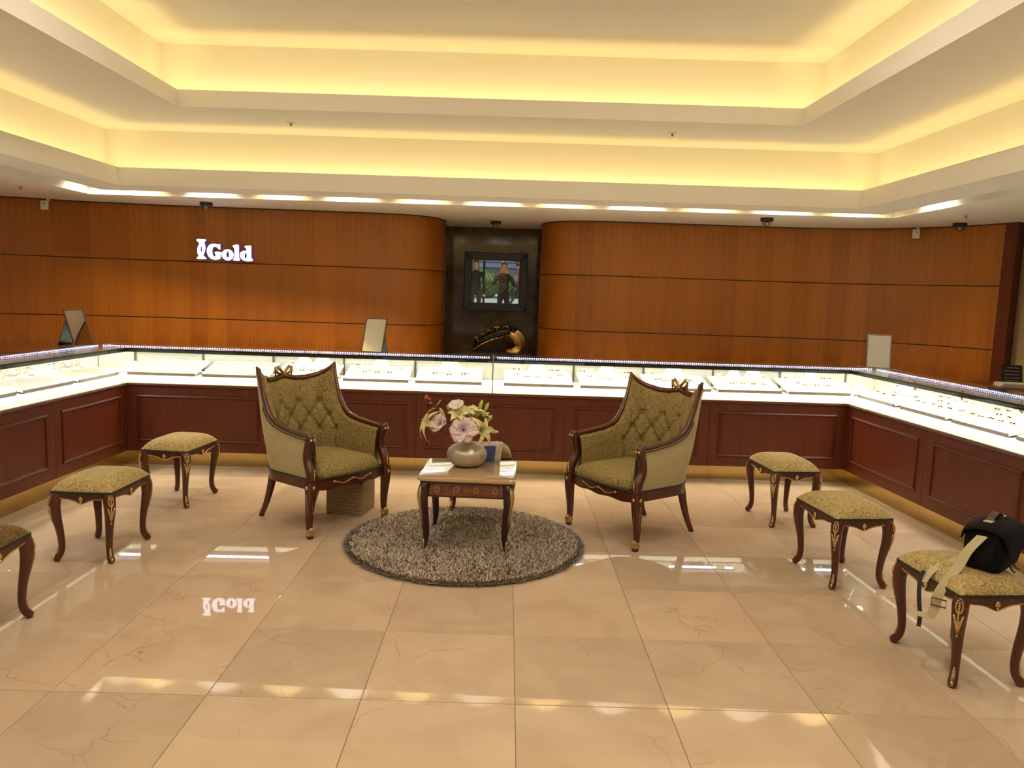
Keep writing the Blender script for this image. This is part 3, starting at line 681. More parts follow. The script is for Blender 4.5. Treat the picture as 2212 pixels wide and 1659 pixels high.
        for k in range(14):
            z = lerp(0.86, 1.0, k/13)
            s = [q for q in (0.44+0.0004*i for i in range(110)) if table(HT, q) >= z][0]; s_ = s if sgn == 0 else LT-s
            p = P(s_, z, 0.018); gb.ball((p.x*0.985, p.y-0.013, p.z), 0.0048, 6, 4)
        gb.build('gilt_beading', 'gold', t, True)
    path = []; rad = []
    for k in range(41):
        s = lerp(E_, LT-E_, k/40); q = abs(k/20-1); p = P(s, top(s), 0.018); path.append(p); rad.append(lerp(0.022, 0.015, q**2))
    MB().tube(path, rad, 8).build('crest_rail', 'mahogany', t, True)
    # carved ribbon bow
    c = P(LT/2, top(LT/2), 0.026)+Vector((0, 0, 0.012)); bw = MB()
    for sgn in (-1, 1):
        loop = [c+Vector((sgn*x, -0.004, z)) for x, z in ((0.004, 0.010), (0.024, 0.036), (0.050, 0.060), (0.066, 0.054), (0.064, 0.026), (0.042, 0.010), (0.016, 0.004))]
        bw.tube(loop, 0.0105, 7, closed=True)
        bw.tube([c+Vector((sgn*x, -0.006, z)) for x, z in ((0.0, 0.0), (0.03, -0.014), (0.062, -0.016), (0.088, -0.010))], [0.009, 0.009, 0.007, 0.004], 7)
        bw.tube([c+Vector((sgn*0.060, -0.004, 0.046)), c+Vector((sgn*0.068, -0.004, 0.020)), c+Vector((sgn*0.066, -0.004, -0.010))], [0.006, 0.007, 0.005], 6)
    bw.ball(c+Vector((0, -0.010, 0.004)), 0.014, 8, 6); bw.build('ribbon_bow', 'dark_gilt', t, True)
    # seat rail, front rail, cushion
    rr = MB(); ring = []
    for s in [LT*k/60 for k in range(61)]:
        a, b = P(s, 0.37, -0.004), P(s, 0.306, -0.002); c_, d = P(s, 0.306, 0.026), P(s, 0.37, 0.026); ring.append([a, b, c_, d])
    rr.loft(ring, True, True); fixn(rr.build('seat_rail', 'mahogany', t, 50))
    fr = MB(); rows = []
    for k in range(25):
        q = k/12-1; y = -0.318-0.030*(1-q*q); zb = 0.302-0.004*math.cos(q*pi*3)
        rows.append([(q*0.30, y, 0.372), (q*0.30, y, zb), (q*0.30, y+0.03, zb), (q*0.30, y+0.03, 0.372)])
    fr.loft(rows, True, True); fixn(fr.build('front_rail', 'mahogany', t, 50))
    sw = MB(); sw.tube([(q*0.155, -0.322-0.030*(1-(q*0.5)**2), 0.337+0.010*math.cos(q*pi*2)) for q in [k/12-1 for k in range(25)]], 0.0045, 6)
    for q in (-1, 0, 1): sw.ball((q*0.155, -0.322-0.030*(1-(q*0.5)**2), 0.338+0.010), 0.009, 8, 5)
    sw.build('gilt_swag', 'gold', t, True)
    # nailed braid along the seat front and under the upholstery
    MB().tube([(q*0.295, -0.330-0.030*(1-q*q), 0.376) for q in [k/12-1 for k in range(25)]], 0.005, 6).build('braid_trim', 'braid', t, True)
    MB().tube([P(LT*k/60, 0.374, -0.001) for k in range(61)], 0.005, 6).build('braid_trim', 'braid', t, True)
    for sgn in (0, 1):
        MB().tube([P(s if sgn == 0 else LT-s, table(HT, s)-0.018, -0.006) for s in [0.01*k for k in range(1, 44)]], 0.004, 6).build('braid_trim', 'braid', t, True)
    outl = [P(LT*k/48, 0.38, 0.045) for k in range(49)]
    front = [(q*0.268, -0.322-0.036*(1-q*q)) for q in [-1+k/8 for k in range(1, 16)]]
    poly = [(p.x, p.y) for p in outl] + front
    cx, cy = 0, -0.02; sc = MB(); rows = []
    for f, z in ((1.0, 0.372), (1.012, 0.395), (1.0, 0.420), (0.965, 0.440), (0.88, 0.456), (0.7, 0.468), (0.45, 0.475), (0.15, 0.478)):
        rows.append([(cx+(x-cx)*f, cy+(y-cy)*f, z) for x, y in poly])
    sc.loft(rows, True, True); fixn(sc.build('seat_cushion', 'velvet', t, True))
    # front posts and legs, sabre back legs
    for sx in (-1, 1):
        X = sx*0.318
        po = MB(); yz = catmull([(-0.296, 0.664, 0.028), (-0.305, 0.640, 0.032), (-0.294, 0.600, 0.029), (-0.277, 0.545, 0.027), (-0.280, 0.495, 0.028), (-0.302, 0.450, 0.030), (-0.318, 0.410, 0.030), (-0.318, 0.370, 0.030)], 4)
        po.tube([(X*(1.0 if p.y > 0.5 else lerp(1.015, 1.0, (p.y-0.37)/0.13)), p.x, p.y) for p in yz], [p.z for p in yz], 8, True, 1.0, (1, 0, 0)); po.build('arm_post', 'mahogany', t, True)
        go = MB()
        for dx in (-1, 1): MB().ball((X+dx*0.012, -0.331, 0.636), 0.0095, 8, 5).build('gilt_rosette', 'gold', t, True)
        for k in range(7): go.ball((X-sx*0.002, -0.345, 0.385+k*0.0105), 0.0068-abs(k-3)*0.0008, 6, 4)
        go.build('gilt_mount', 'gold', t, True)
        yz = catmull([(0.372, -0.318, 0.034), (0.33, -0.320, 0.033), (0.26, -0.318, 0.029), (0.16, -0.308, 0.023), (0.08, -0.306, 0.019), (0.02, -0.312, 0.019), (0.001, -0.314, 0.017)], 3)
        rows = [[(X*1.02+a*p.z*0.92, p.y+b*p.z*0.92, p.x) for a, b in ((-1, -0.7), (-0.7, -1), (0.7, -1), (1, -0.7), (1, 0.7), (0.7, 1), (-0.7, 1), (-1, 0.7))] for p in yz]
        lg = MB().loft(rows, True, True); lg = fixn(lg.build('leg', 'mahogany', t, 35))
        gd = MB()
        for f in (0, 1):
            for k in range(9):
                z = 0.285-k*0.0155; w = lerp(0.030, 0.022, k/9)*0.92
                if f == 0: gd.ball((X*1.02, -0.314-w*1.02, z), 0.0042-0.0002*k, 6, 4)
                else: gd.ball((X*1.02+sx*w*1.02, -0.314, z), 0.0042-0.0002*k, 6, 4)
            gd.ball((X*1.02, -0.320-0.0315, 0.335), 0.0125, 8, 5, (1, 0.5, 1)) if f == 0 else gd.ball((X*1.02+sx*0.0315, -0.319, 0.335), 0.0125, 8, 5, (0.5, 1, 1))
        gd.build('gilt_drop', 'gold', lg, True)
        tip = MB(); tip.loft([[(X*1.02+a*r, -0.312+b*r-0.002, z) for a, b in ((-1, -1), (0, -1.05), (1, -1), (1.05, 0), (1, 1), (0, 1.05), (-1, 1), (-1.05, 0))] for z, r in ((0.075, 0.008), (0.058, 0.0185), (0.035, 0.0195), (0.022, 0.0190))], True, True)
        fixn(tip.build('gilt_toe', 'gold', lg))
        bl = MB(); yz = catmull([(0.345, 0.222, 0.030), (0.30, 0.232, 0.028), (0.20, 0.252, 0.024), (0.10, 0.283, 0.020), (0.0, 0.330, 0.018)], 4)
        rows = [[(sx*lerp(0.225, 0.195, p.x/0.345)+a*p.z*0.8, p.y+b*p.z*0.9, p.x) for a, b in ((-1, -0.7), (-0.7, -1), (0.7, -1), (1, -0.7), (1, 0.7), (0.7, 1), (-0.7, 1), (-1, 0.7))] for p in yz]
        bl.loft(rows, True, True); fixn(bl.build('leg', 'mahogany', t, 35))
    return t
c1 = make_chair('tufted gold armchair with ribbon bow crest, over the wicker box, left of the flower table'); c1.location = (-1.345, 2.325, 0); c1.rotation_euler.z = math.radians(53.5)
dup(c1, (0.840, 2.275, 0), math.radians(-54.5), 'tufted gold armchair with ribbon bow crest, right of the flower table')
# ------------------------------------------------------------------ round shag rug
rug = thing('shag_rug', 'round shaggy beige and grey rug under the flower table', 'rug', (-0.305, 1.905, 0))
RR = 0.755
MB().lathe([(RR-0.02, 0.001), (RR-0.012, 0.008), (RR-0.03, 0.014), (0.0, 0.014)], 72).build('backing', 'ledge_wood', rug)
def pile():
    rnd = random.Random(3); V = []; F = []; col = []
    n = 30000
    for i in range(n):
        r = RR*math.sqrt(rnd.random()); a = rnd.random()*2*pi
        if rnd.random() < 0.06: r = RR*(0.965+0.03*rnd.random())
        x, y = r*math.cos(a), r*math.sin(a)
        la = rnd.random()*2*pi; ln = rnd.uniform(0.010, 0.030); h = rnd.uniform(0.020, 0.034)
        if r > RR*0.96: la = a+rnd.uniform(-0.7, 0.7); h *= 0.6
        ta = rnd.random()*pi; w = rnd.uniform(0.0016, 0.0030); wx, wy = math.cos(ta)*w, math.sin(ta)*w
        mx, my = x+math.cos(la)*ln*0.35, y+math.sin(la)*ln*0.35; ex, ey = x+math.cos(la)*ln, y+math.sin(la)*ln
        o = len(V)
        V += [(x-wx, y-wy, 0.010), (x+wx, y+wy, 0.010), (mx-wx*0.9, my-wy*0.9, h*0.75), (mx+wx*0.9, my+wy*0.9, h*0.75), (ex, ey, h)]
        F += [(o, o+1, o+3, o+2), (o+2, o+3, o+4)]
        sw = 0.5+0.5*math.sin(x*7+math.sin(y*5)*1.5)*math.cos(y*6.3-x*2)
        k = rnd.random()*0.75+0.25*sw
        c = (0.17, 0.145, 0.12) if k < 0.17 else ((0.47, 0.43, 0.37) if k < 0.52 else ((0.68, 0.54, 0.36) if k < 0.8 else (0.80, 0.71, 0.57)))
        if r > RR*0.95: c = (0.055, 0.055, 0.06) if rnd.random() < 0.55 else (0.30, 0.27, 0.23)
        col += [c]*5
    me = bpy.data.meshes.new('pile'); me.from_pydata(V, [], F)
    ca = me.color_attributes.new('yarn', 'FLOAT_COLOR', 'POINT')
    ca.data.foreach_set('color', [q for c in col for q in (*c, 1.0)])
    m, nt, b = newmat('yarn'); at = N(nt, 'ShaderNodeAttribute', attribute_name='yarn'); lk(nt, at.outputs['Color'], b.inputs['Base Color'])
    b.inputs['Roughness'].default_value = 0.8; b.inputs['Sheen Weight'].default_value = 0.2
    me.materials.append(m); return me
pl = put(pile(), 'pile', rug); pl['kind'] = 'stuff'
# ------------------------------------------------------------------ flower table
plain('cream_top', (0.52, 0.35, 0.175), 0.12, coat=1.0, coat_r=0.015, var=0.05, vscale=4)
TZ = 0.474
tb = thing('side_table', 'small dark table with cream top and gilt medallions, standing on the round rug', 'table', (-0.286, 1.945, 0.012), math.radians(-2.0))
def rrect(hx, hy, r, n=6, cx=0, cy=0):
    out = []
    for sx, sy, a0 in ((1, 1, 0), (-1, 1, pi/2), (-1, -1, pi), (1, -1, 1.5*pi)):
        for k in range(n+1): a = a0+pi/2*k/n; out.append((cx+sx*(hx-r)+r*math.cos(a), cy+sy*(hy-r)+r*math.sin(a)))
    return out
tz = TZ-0.012; tp = MB()
tp.loft([[(x, y, z) for x, y in rrect(0.297-i, 0.277-i, 0.035)] for i, z in ((0.006, tz-0.027), (0.0, tz-0.022), (0.0, tz-0.006), (0.004, tz-0.001), (0.012, tz))], True, True)
fixn(tp.build('table_top', 'cream_top', tb, 30))
MB().prism(rrect(0.284, 0.264, 0.03), tz-0.040, tz-0.027).build('top_moulding', 'dark_mahogany', tb)
for axis, sgn in (('x', -1), ('x', 1), ('y', -1), ('y', 1)):
    L, off = (0.235, 0.232) if axis == 'x' else (0.215, 0.252)
    c = (0, sgn*off, (tz-0.040+tz-0.118)/2); d = (2*L, 0.022, 0.078)
    mb = MB(); mb.box(c, d) if axis == 'x' else mb.box((c[1], 0, c[2]), (0.022, 2*L, 0.078))
    ap = mb.build('apron', 'burl', tb)
    bd = MB(); z = tz-0.122
    bd.box((0, sgn*off, z), (2*L, 0.027, 0.010)) if axis == 'x' else bd.box((sgn*off, 0, z), (0.027, 2*L, 0.010))
    bd.build('bead', 'dark_mahogany', ap)
    for q in (-0.178, -0.060, 0.060, 0.178):
        a = q*(1 if axis == 'x' else 0.92); z = tz-0.079
        to = lambda u, h, v: (a+u, sgn*(off+0.011+h), z+v) if axis == 'x' else (sgn*(off+0.011+h), a+u, z+v)
        rg = MB(); rg.tube([to(0.0150*math.cos(2*pi*k/16), 0.002, 0.0165*math.sin(2*pi*k/16)) for k in range(16)], 0.0026, 6, closed=True)
        for k in range(12): rg.ball(to(0.0182*math.cos(2*pi*k/12), 0.001, 0.0198*math.sin(2*pi*k/12)), 0.0022, 5, 3)
        rg.tube([to(-0.012, 0.002, 0.0215), to(-0.006, 0.002, 0.026), to(0, 0.003, 0.0225), to(0.006, 0.002, 0.026), to(0.012, 0.002, 0.0215)], 0.002, 5)
        me = rg.build('medallion', 'gold', ap, True)
        p = to(0, 0.0, 0); sq = (1, 0.35, 1.1) if axis == 'x' else (0.35, 1, 1.1)
        MB().ball(p, 0.0135, 10, 8, sq).build('painted_plaque', 'plaque_glass' if 'plaque_glass' in MATS else (plain('plaque_glass', (0.20, 0.05, 0.08), 0.08, coat=1.0, var=0.9, vscale=120) and 'plaque_glass'), me, True)
    for q in (-1, 1):
        gm = MB(); a = q*(L-0.018)
        for k in range(5):
            z = tz-0.052-k*0.0135; r = 0.0058-0.0006*k
            gm.ball((a, sgn*(off+0.012), z) if axis == 'x' else (sgn*(off+0.012), a, z), r, 6, 4, (1.2, 0.6, 1))
        gm.build('gilt_husk', 'gold', ap, True)
TLEG = smooth_prof([(tz-0.038, -0.010, 0.030), (tz-0.08, 0.008, 0.034), (tz-0.13, 0.013, 0.032), (0.26, 0.004, 0.027), (0.17, -0.010, 0.0235), (0.09, -0.016, 0.0195), (0.04, -0.010, 0.014), (0.004, 0.002, 0.008)])
for sx in (-1, 1):
    for sy in (-1, 1):
        x, y, d = sx*0.252, sy*0.246, 0.7071
        mb = MB(); cabriole(mb, x, y, TLEG, 12); lg = mb.build('leg', 'dark_mahogany', tb, True)
        O = lambda z: table([(p[0], p[1]+p[2]) for p in sorted(TLEG)], z)
        gm = MB(); zs = [tz-0.045, tz-0.06, tz-0.08, tz-0.10, tz-0.12, tz-0.14, tz-0.17, tz-0.20, 0.22, 0.18]
        # gilt mount along the outer corner of the leg
        leaf_plate(gm, x, y, sx*d, sy*d, zs, [0.006, 0.014, 0.018, 0.019, 0.016, 0.013, 0.010, 0.008, 0.006, 0.003], [O(z) for z in zs], 0.004)
        for k in range(26):
            z = lerp(tz-0.13, 0.17, k/25)
            for q in (-1, 1):
                w = 0.0135*lerp(1, 0.5, k/25); gm.ball((x+sx*d*(O(z)-0.001)-sy*d*w*q, y+sy*d*(O(z)-0.001)+sx*d*w*q, z), 0.0022, 5, 3)
        gm.build('gilt_mount', 'gold', lg, True)
        ft = MB(); zs = [0.07, 0.05, 0.035, 0.02, 0.006]; leaf_plate(ft, x, y, sx*d, sy*d, zs, [0.003, 0.007, 0.010, 0.012, 0.012], [O(z)+0.001 for z in zs], 0.004); ft.build('gilt_foot', 'gold', lg, True)
# ------------------------------------------------------------------ vase with flowers, newspaper
VX, VY = -0.312, 2.029
plain('silver_glaze', (0.50, 0.45, 0.37), 0.38, 0.55, var=0.10, vscale=60, bump=0.12, bscale=260)
vase = thing('vase', 'squat silver-grey vase with a narrow neck on the small table', 'vase', (VX, VY, TZ))
MB().lathe([(0.0, 0.0), (0.065, 0.0), (0.092, 0.010), (0.115, 0.032), (0.128, 0.062), (0.130, 0.082), (0.122, 0.106), (0.100, 0.128), (0.066, 0.146), (0.036, 0.158), (0.025, 0.168), (0.022, 0.178), (0.0235, 0.186), (0.020, 0.186), (0.018, 0.172), (0.0, 0.165)], 48).build('body', 'silver_glaze', vase, True)
def petalmat(name, c0, c1, axis_r):
    m, nt, b = newmat(name); tc = N(nt, 'ShaderNodeTexCoord'); ln = N(nt, 'ShaderNodeVectorMath', operation='LENGTH'); lk(nt, tc.outputs['Object'], ln.inputs[0])
    lk(nt, ramp(nt, mathn(nt, 'DIVIDE', ln.outputs['Value'], axis_r), [(0.25, c0), (0.95, c1)]), b.inputs['Base Color'])
    b.inputs['Roughness'].default_value = 0.55; b.inputs['Subsurface Weight'].default_value = 0.0; b.inputs['Sheen Weight'].default_value = 0.15; return m
petalmat('petal_lilac', (0.24, 0.07, 0.22), (0.70, 0.54, 0.52), 0.085)
petalmat('petal_white', (0.40, 0.22, 0.36), (0.74, 0.66, 0.58), 0.065)
petalmat('petal_lily', (0.20, 0.27, 0.06), (0.68, 0.60, 0.27), 0.075)
petalmat('petal_cream', (0.55, 0.48, 0.15), (0.74, 0.67, 0.36), 0.065)
plain('bud_green', (0.45, 0.47, 0.06), 0.45); plain('stem_green', (0.06, 0.10, 0.025), 0.6); plain('twig', (0.05, 0.035, 0.025), 0.7)
plain('berry_red', (0.70, 0.10, 0.02), 0.35, coat=0.3); plain('filament_purple', (0.30, 0.05, 0.22), 0.6)
def stem(root, p, bend=0.05, r=0.0028, mat='stem_green'):
    # from the vase mouth to the head, in the flower's own space (head at the origin)
    q = Vector((VX, VY, TZ+0.175))-root.location; mid = q*0.5+Vector((0, 0, -abs(q.x)*bend*2))
    inv = root.rotation_euler.to_matrix().inverted()
    pts = [inv @ v for v in catmull([(0, 0, 0), mid, q], 6)]
    MB().tube(pts, r, 6).build('stem', mat, root, True)
def flower(name, label, off, kind, size, aim, n=6, spread=0.9, curl=0.5, mat='petal_cream', wid=0.5, group='flowers in the vase', roll=0.0, layers=1, st=True):
    loc = Vector((VX+off[0], VY+off[1], TZ+off[2])); t = thing(name, label, 'flower', loc, 0, group)
    a = Vector(aim).normalized(); t.rotation_euler = a.to_track_quat('Z', 'Y').to_euler()
    rnd = random.Random(sum(map(ord, label)))
    for l in range(layers):
        for k in range(n):
            th = 2*pi*(k+0.5*l)/n+roll; sp = (spread*(1-0.32*l))*rnd.uniform(0.88, 1.12); s = size*(1-0.16*l)*rnd.uniform(0.92, 1.06)
            def fn(u, v):
                w = wid*s*(math.sin(pi*min(1, 0.06+0.94*v)**0.75) if kind == 'lily' else (0.12+0.88*v**0.7)*max(0.0, 1-v**7)**0.5)*(2*u-1)*0.5
                rr_ = s*v; ang = sp*(0.35+0.65*v)+curl*max(0, v-0.55)*2.0
                r = s*(math.sin(ang)*v); z = s*(math.cos(min(ang, pi*0.85))*v)
                cup = 0.25*s*wid*((2*u-1)**2)*math.sin(pi*v)
                z += cup*math.sin(sp); r -= cup*math.cos(sp)*0.6
                rip = (0.03 if kind == 'lily' else 0.075)*s*math.sin(7*v+(3 if kind == 'lily' else 9)*u+k)*(abs(2*u-1) if kind == 'lily' else v)
                return (r*math.cos(th)-w*math.sin(th), r*math.sin(th)+w*math.cos(th), z+rip)
            o = MB().grid(fn, 6, 9).build('petal', mat, t, True)
            sd = o.modifiers.new('thick', 'SOLIDIFY'); sd.thickness = 0.0012
    if kind == 'lily':
        mb = MB()
        for k in range(6):
            th = 2*pi*k/6+0.3; e = Vector((0.35*size*math.cos(th), 0.35*size*math.sin(th), 0.62*size)); mb.tube([(0, 0, 0), e*0.5+Vector((0, 0, 0.03*size)), e], 0.0011, 4); mb.ball(e, 0.0032, 6, 4, (1, 1, 0.6))
        mb.build('stamens', 'bud_green', t, True)
    if st: stem(t, loc)
    return t
flower('lily', 'cream lily with long curled petals reaching out at the left of the bouquet', (-0.215, -0.02, 0.255), 'lily', 0.128, (-0.75, -0.35, 0.35), 6, 0.72, 0.85, 'petal_lily', 0.36)
flower('magnolia', 'pale lilac cupped flower between the left lily and the large lilac bloom', (-0.150, -0.055, 0.255), 'cup', 0.090, (-0.45, -0.55, 0.55), 4, 0.55, 0.30, 'petal_lilac', 1.25, layers=2)
flower('magnolia', 'large ruffled lilac bloom in the middle of the bouquet', (-0.018, -0.085, 0.235), 'cup', 0.104, (-0.05, -0.80, 0.42), 6, 0.78, 0.50, 'petal_lilac', 1.05, layers=3)
flower('magnolia', 'white and purple cupped flower at the top of the bouquet', (-0.066, -0.02, 0.355), 'cup', 0.078, (-0.15, -0.45, 0.8), 4, 0.5, 0.3, 'petal_white', 1.25, layers=2)
flower('lily', 'cream lily just below the white and purple flower', (-0.052, -0.045, 0.318), 'lily', 0.088, (-0.1, -0.6, 0.7), 6, 0.66, 0.4, 'petal_cream', 0.8)
flower('lily', 'upright cream lily at the top centre of the bouquet', (0.004, -0.03, 0.315), 'lily', 0.090, (0.05, -0.35, 0.9), 6, 0.45, 0.45, 'petal_cream', 0.75)
flower('lily', 'pointed cream lily beside the tallest green bud', (0.038, -0.01, 0.318), 'lily', 0.088, (0.25, -0.2, 0.9), 5, 0.42, 0.35, 'petal_cream', 0.8)
flower('lily', 'large pale yellow lily at the right of the bouquet', (0.070, -0.05, 0.232), 'lily', 0.115, (0.55, -0.6, 0.25), 6, 0.85, 0.7, 'petal_lily', 0.48)
flower('lily', 'small green-white lily behind the buds at the right', (0.092, 0.0, 0.305), 'lily', 0.070, (0.3, -0.3, 0.8), 5, 0.5, 0.4, 'petal_lily', 0.55)
for nm, off, aim in (('upright green lily bud between the left lily and the centre', (-0.148, -0.03, 0.318), (-0.45, -0.1, 0.8)), ('green lily bud left of the white and purple flower', (-0.102, -0.02, 0.338), (-0.45, -0.1, 0.8)),
                     ('tallest yellow-green lily bud of the bouquet', (0.070, 0.0, 0.368), (0.3, 0, 0.9)), ('yellow-green lily bud right of the tallest one', (0.105, 0.01, 0.352), (0.35, 0, 0.85)),
                     ('slanting yellow-green lily bud at the right edge, middle height', (0.118, 0.0, 0.280), (0.5, -0.05, 0.75)), ('level yellow-green lily bud lowest at the right edge', (0.135, -0.02, 0.231), (1, 0, -0.02))):
    t = thing('lily_bud', nm, 'flower bud', Vector((VX+off[0], VY+off[1], TZ+off[2])), 0, 'flowers in the vase')
    t.rotation_euler = Vector(aim).normalized().to_track_quat('Z', 'Y').to_euler()
    MB().loft([[(r*(1+0.12*math.cos(3*a))*math.cos(a), r*(1+0.12*math.cos(3*a))*math.sin(a), z) for a in [2*pi*k/12 for k in range(12)]] for z, r in ((0, 0.003), (0.012, 0.009), (0.030, 0.0125), (0.046, 0.0115), (0.060, 0.007), (0.067, 0.0015))], True, True).build('bud', 'bud_green', t, True)
    stem(t, off)
def sprig(label, pts, berries, mat='berry_red'):
    t = thing('berry_sprig', label, 'sprig', (VX, VY, TZ+0.17), 0, 'flowers in the vase')
    MB().tube(catmull(pts, 5), 0.0018, 5).build('twig', 'twig', t, True)
    for p in berries: MB().ball(p, 0.0072, 8, 6).build('berry', mat, t, True)
sprig('tall twig with orange-red berries at the upper left', [(0, 0, 0), (-0.12, -0.01, 0.10), (-0.23, -0.01, 0.18), (-0.236, -0.01, 0.235), (-0.272, -0.01, 0.28)],
      [(-0.269, -0.012, 0.277), (-0.276, -0.006, 0.262), (-0.262, -0.016, 0.268), (-0.249, -0.01, 0.258), (-0.237, -0.016, 0.234), (-0.244, -0.004, 0.228), (-0.239, -0.013, 0.182)])
sprig('short twig with red berries beside the top white and purple flower', [(0, 0, 0), (-0.05, 0.01, 0.12), (-0.10, 0.0, 0.228)], [(-0.100, -0.004, 0.229), (-0.108, -0.002, 0.222), (-0.094, -0.002, 0.236), (-0.106, 0.004, 0.234)])
sprig('low twig with red berries hanging over the vase neck', [(0, 0, 0), (-0.03, -0.03, 0.02), (-0.10, -0.03, 0.022)], [(-0.043, -0.035, 0.013), (-0.102, -0.03, 0.022), (-0.108, -0.03, 0.030), (0.006, -0.036, 0.016), (0.012, -0.034, 0.021), (0.032, -0.03, 0.007), (0.044, -0.028, 0.011)])
t = thing('curled_leaf', 'thin curled pale leaf above the left lily', 'leaf', (VX, VY, TZ+0.17), 0, 'flowers in the vase')
lf = catmull([(0, 0, 0), (-0.12, 0, 0.09), (-0.225, 0, 0.185), (-0.198, 0, 0.222), (-0.180, 0, 0.246), (-0.186, 0, 0.252)], 6)
MB().tube(lf, [table([(0, 0.002), (0.55, 0.002), (0.62, 0.009), (0.8, 0.010), (1, 0.002)], k/(len(lf)-1)) for k in range(len(lf))], 6, True, 0.3).build('blade', 'petal_lily', t, True)
# folded newspaper standing behind the vase
plain('newsprint', (0.62, 0.55, 0.47), 0.8, var=0.12, vscale=70); plain('print_blue', (0.05, 0.08, 0.22), 0.6, var=0.4, vscale=25)
np_ = thing('folded_newspaper', 'folded newspaper with a blue front page leaning behind the vase', 'newspaper', (VX+0.155, VY+0.115, TZ), math.radians(8))
for k in range(4):
    def fn(u, v, k=k):
        a = -0.35+0.30*k; h = 0.142-0.006*k; x = lerp(-0.075, 0.058-0.002*k, u); dx = (0.25+math.sin(a*0.55))*v*0.085
        return (x*(1+0.20*v)+dx-0.008*k, 0.012*k-0.030+0.035*math.sin(u*2.6), v*h*(1-0.16*abs(u-0.75)))
    o = MB().grid(fn, 8, 6).build('sheet', 'newsprint', np_, True); o.modifiers.new('thick', 'SOLIDIFY').thickness = 0.0015
o = MB().grid(lambda u, v: (lerp(-0.073, 0.022, u)*(1+0.20*v)+(0.25+math.sin(-0.35*0.55))*v*0.085, -0.0325+0.035*math.sin(u*0.72*2.6), v*0.108), 6, 4).build('front_page', 'print_blue', np_, True)
# wicker box under the left chair
m, nt, b = newmat('wicker'); tc = N(nt, 'ShaderNodeTexCoord'); br = N(nt, 'ShaderNodeTexBrick'); br.inputs['Scale'].default_value = 24; br.inputs['Color1'].default_value = (0.44, 0.33, 0.18, 1); br.inputs['Color2'].default_value = (0.36, 0.26, 0.13, 1); br.inputs['Mortar'].default_value = (0.13, 0.08, 0.035, 1); br.inputs['Mortar Size'].default_value = 0.035
lk(nt, tc.outputs['UV'], br.inputs['Vector']); lk(nt, br.outputs['Color'], b.inputs['Base Color']); b.inputs['Roughness'].default_value = 0.75
bp = N(nt, 'ShaderNodeBump'); bp.inputs['Strength'].default_value = 0.6; bp.inputs['Distance'].default_value = 0.004; bp.invert = True; lk(nt, br.outputs['Fac'], bp.inputs['Height']); lk(nt, bp.outputs['Normal'], b.inputs['Normal'])
wk = thing('wicker_box', 'woven straw box on the floor under the left armchair', 'box', (-1.165, 2.545, 0), math.radians(-11))
def wbox():
    mb = MB(); poly = rrect(0.133, 0.133, 0.018, 4); n = len(poly); c = [0]
    for i in range(n): c.append(c[-1]+math.dist(poly[i], poly[(i+1) % n]))
    for r in range(14):
        z0, z1 = 0.235*r/14, 0.235*(r+1)/14; zz = (z0, (z0+z1)/2, z1)
        for (za, ea), (zb, eb) in (((z0, 0), (zz[1], 0.0035)), ((zz[1], 0.0035), (z1, 0))):
            V = []; uv = []
            for k in range(n+1):
                x, y = poly[k % n]; l = math.hypot(x, y)
                for z, e in ((za, ea), (zb, eb)): V.append((x*(1+e/l), y*(1+e/l), z)); uv.append((c[k], z))
            mb.add(V, [(2*k, 2*k+2, 2*k+3, 2*k+1) for k in range(n)], uv)
    return mb
wbox().build('basket_wall', 'wicker', wk, True)
MB().prism(rrect(0.132, 0.132, 0.018, 4), 0.0, 0.006).build('bottom', 'wicker', wk); MB().prism(rrect(0.136, 0.136, 0.02, 4), 0.232, 0.246).build('lid', 'wicker', wk)
# ------------------------------------------------------------------ jewellery in the showcases
DECK = ZW+0.062
def necklace_mesh():
    mb = MB(); rows = []
    for z, w, d, y in ((0.0, 0.070, 0.024, 0.0), (0.018, 0.066, 0.026, 0.002), (0.038, 0.054, 0.024, 0.008), (0.056, 0.041, 0.019, 0.015), (0.068, 0.033, 0.015, 0.019), (0.074, 0.024, 0.010, 0.021)):
        rows.append([(w*math.cos(2*pi*k/14), y+d*math.sin(2*pi*k/14), z) for k in range(14)])
    return mb.loft(rows, True, True).mesh('bust_form', 'white_leather', True)
def chain_mesh():
    P_ = [(0.030*math.cos(pi*k/12+pi), -0.020+0.014*abs(math.cos(pi*k/12)), 0.052+0.030*math.sin(pi*k/12+pi)) for k in range(13)]
    mb = MB(); mb.tube(P_, 0.0016, 5); mb.ball((0, -0.024, 0.020), 0.0045, 6, 5); return mb.mesh('necklace', 'bright_gold', True)
def cone_mesh(): return MB().lathe([(0.016, 0), (0.015, 0.006), (0.008, 0.030), (0.005, 0.046), (0.0, 0.048)], 12).mesh('cone', 'white_leather', True)
def ring_mesh(mat): return MB().tube([(0.0095*math.cos(2*pi*k/14), 0.0095*math.sin(2*pi*k/14), 0) for k in range(14)], 0.0017, 5, closed=True).mesh('ring', mat, True)
def block_mesh():
    mb = MB(); mb.loft([[(-0.022, -0.014, 0), (0.022, -0.014, 0), (0.022, 0.014, 0), (-0.022, 0.014, 0)], [(-0.022, -0.014, 0.014), (0.022, -0.014, 0.014), (0.022, 0.014, 0.026), (-0.022, 0.014, 0.026)]], True, True)
    return mb.mesh('block', 'white_leather')
def card_mesh():
    mb = MB(); mb.loft([[(-0.017, -0.012, 0), (0.017, -0.012, 0), (0.017, 0.006, 0), (-0.017, 0.006, 0)], [(-0.017, -0.002, 0.048), (0.017, -0.002, 0.048), (0.017, 0.004, 0.048), (-0.017, 0.004, 0.048)]], True, True)
    return mb.mesh('card', 'white_leather')
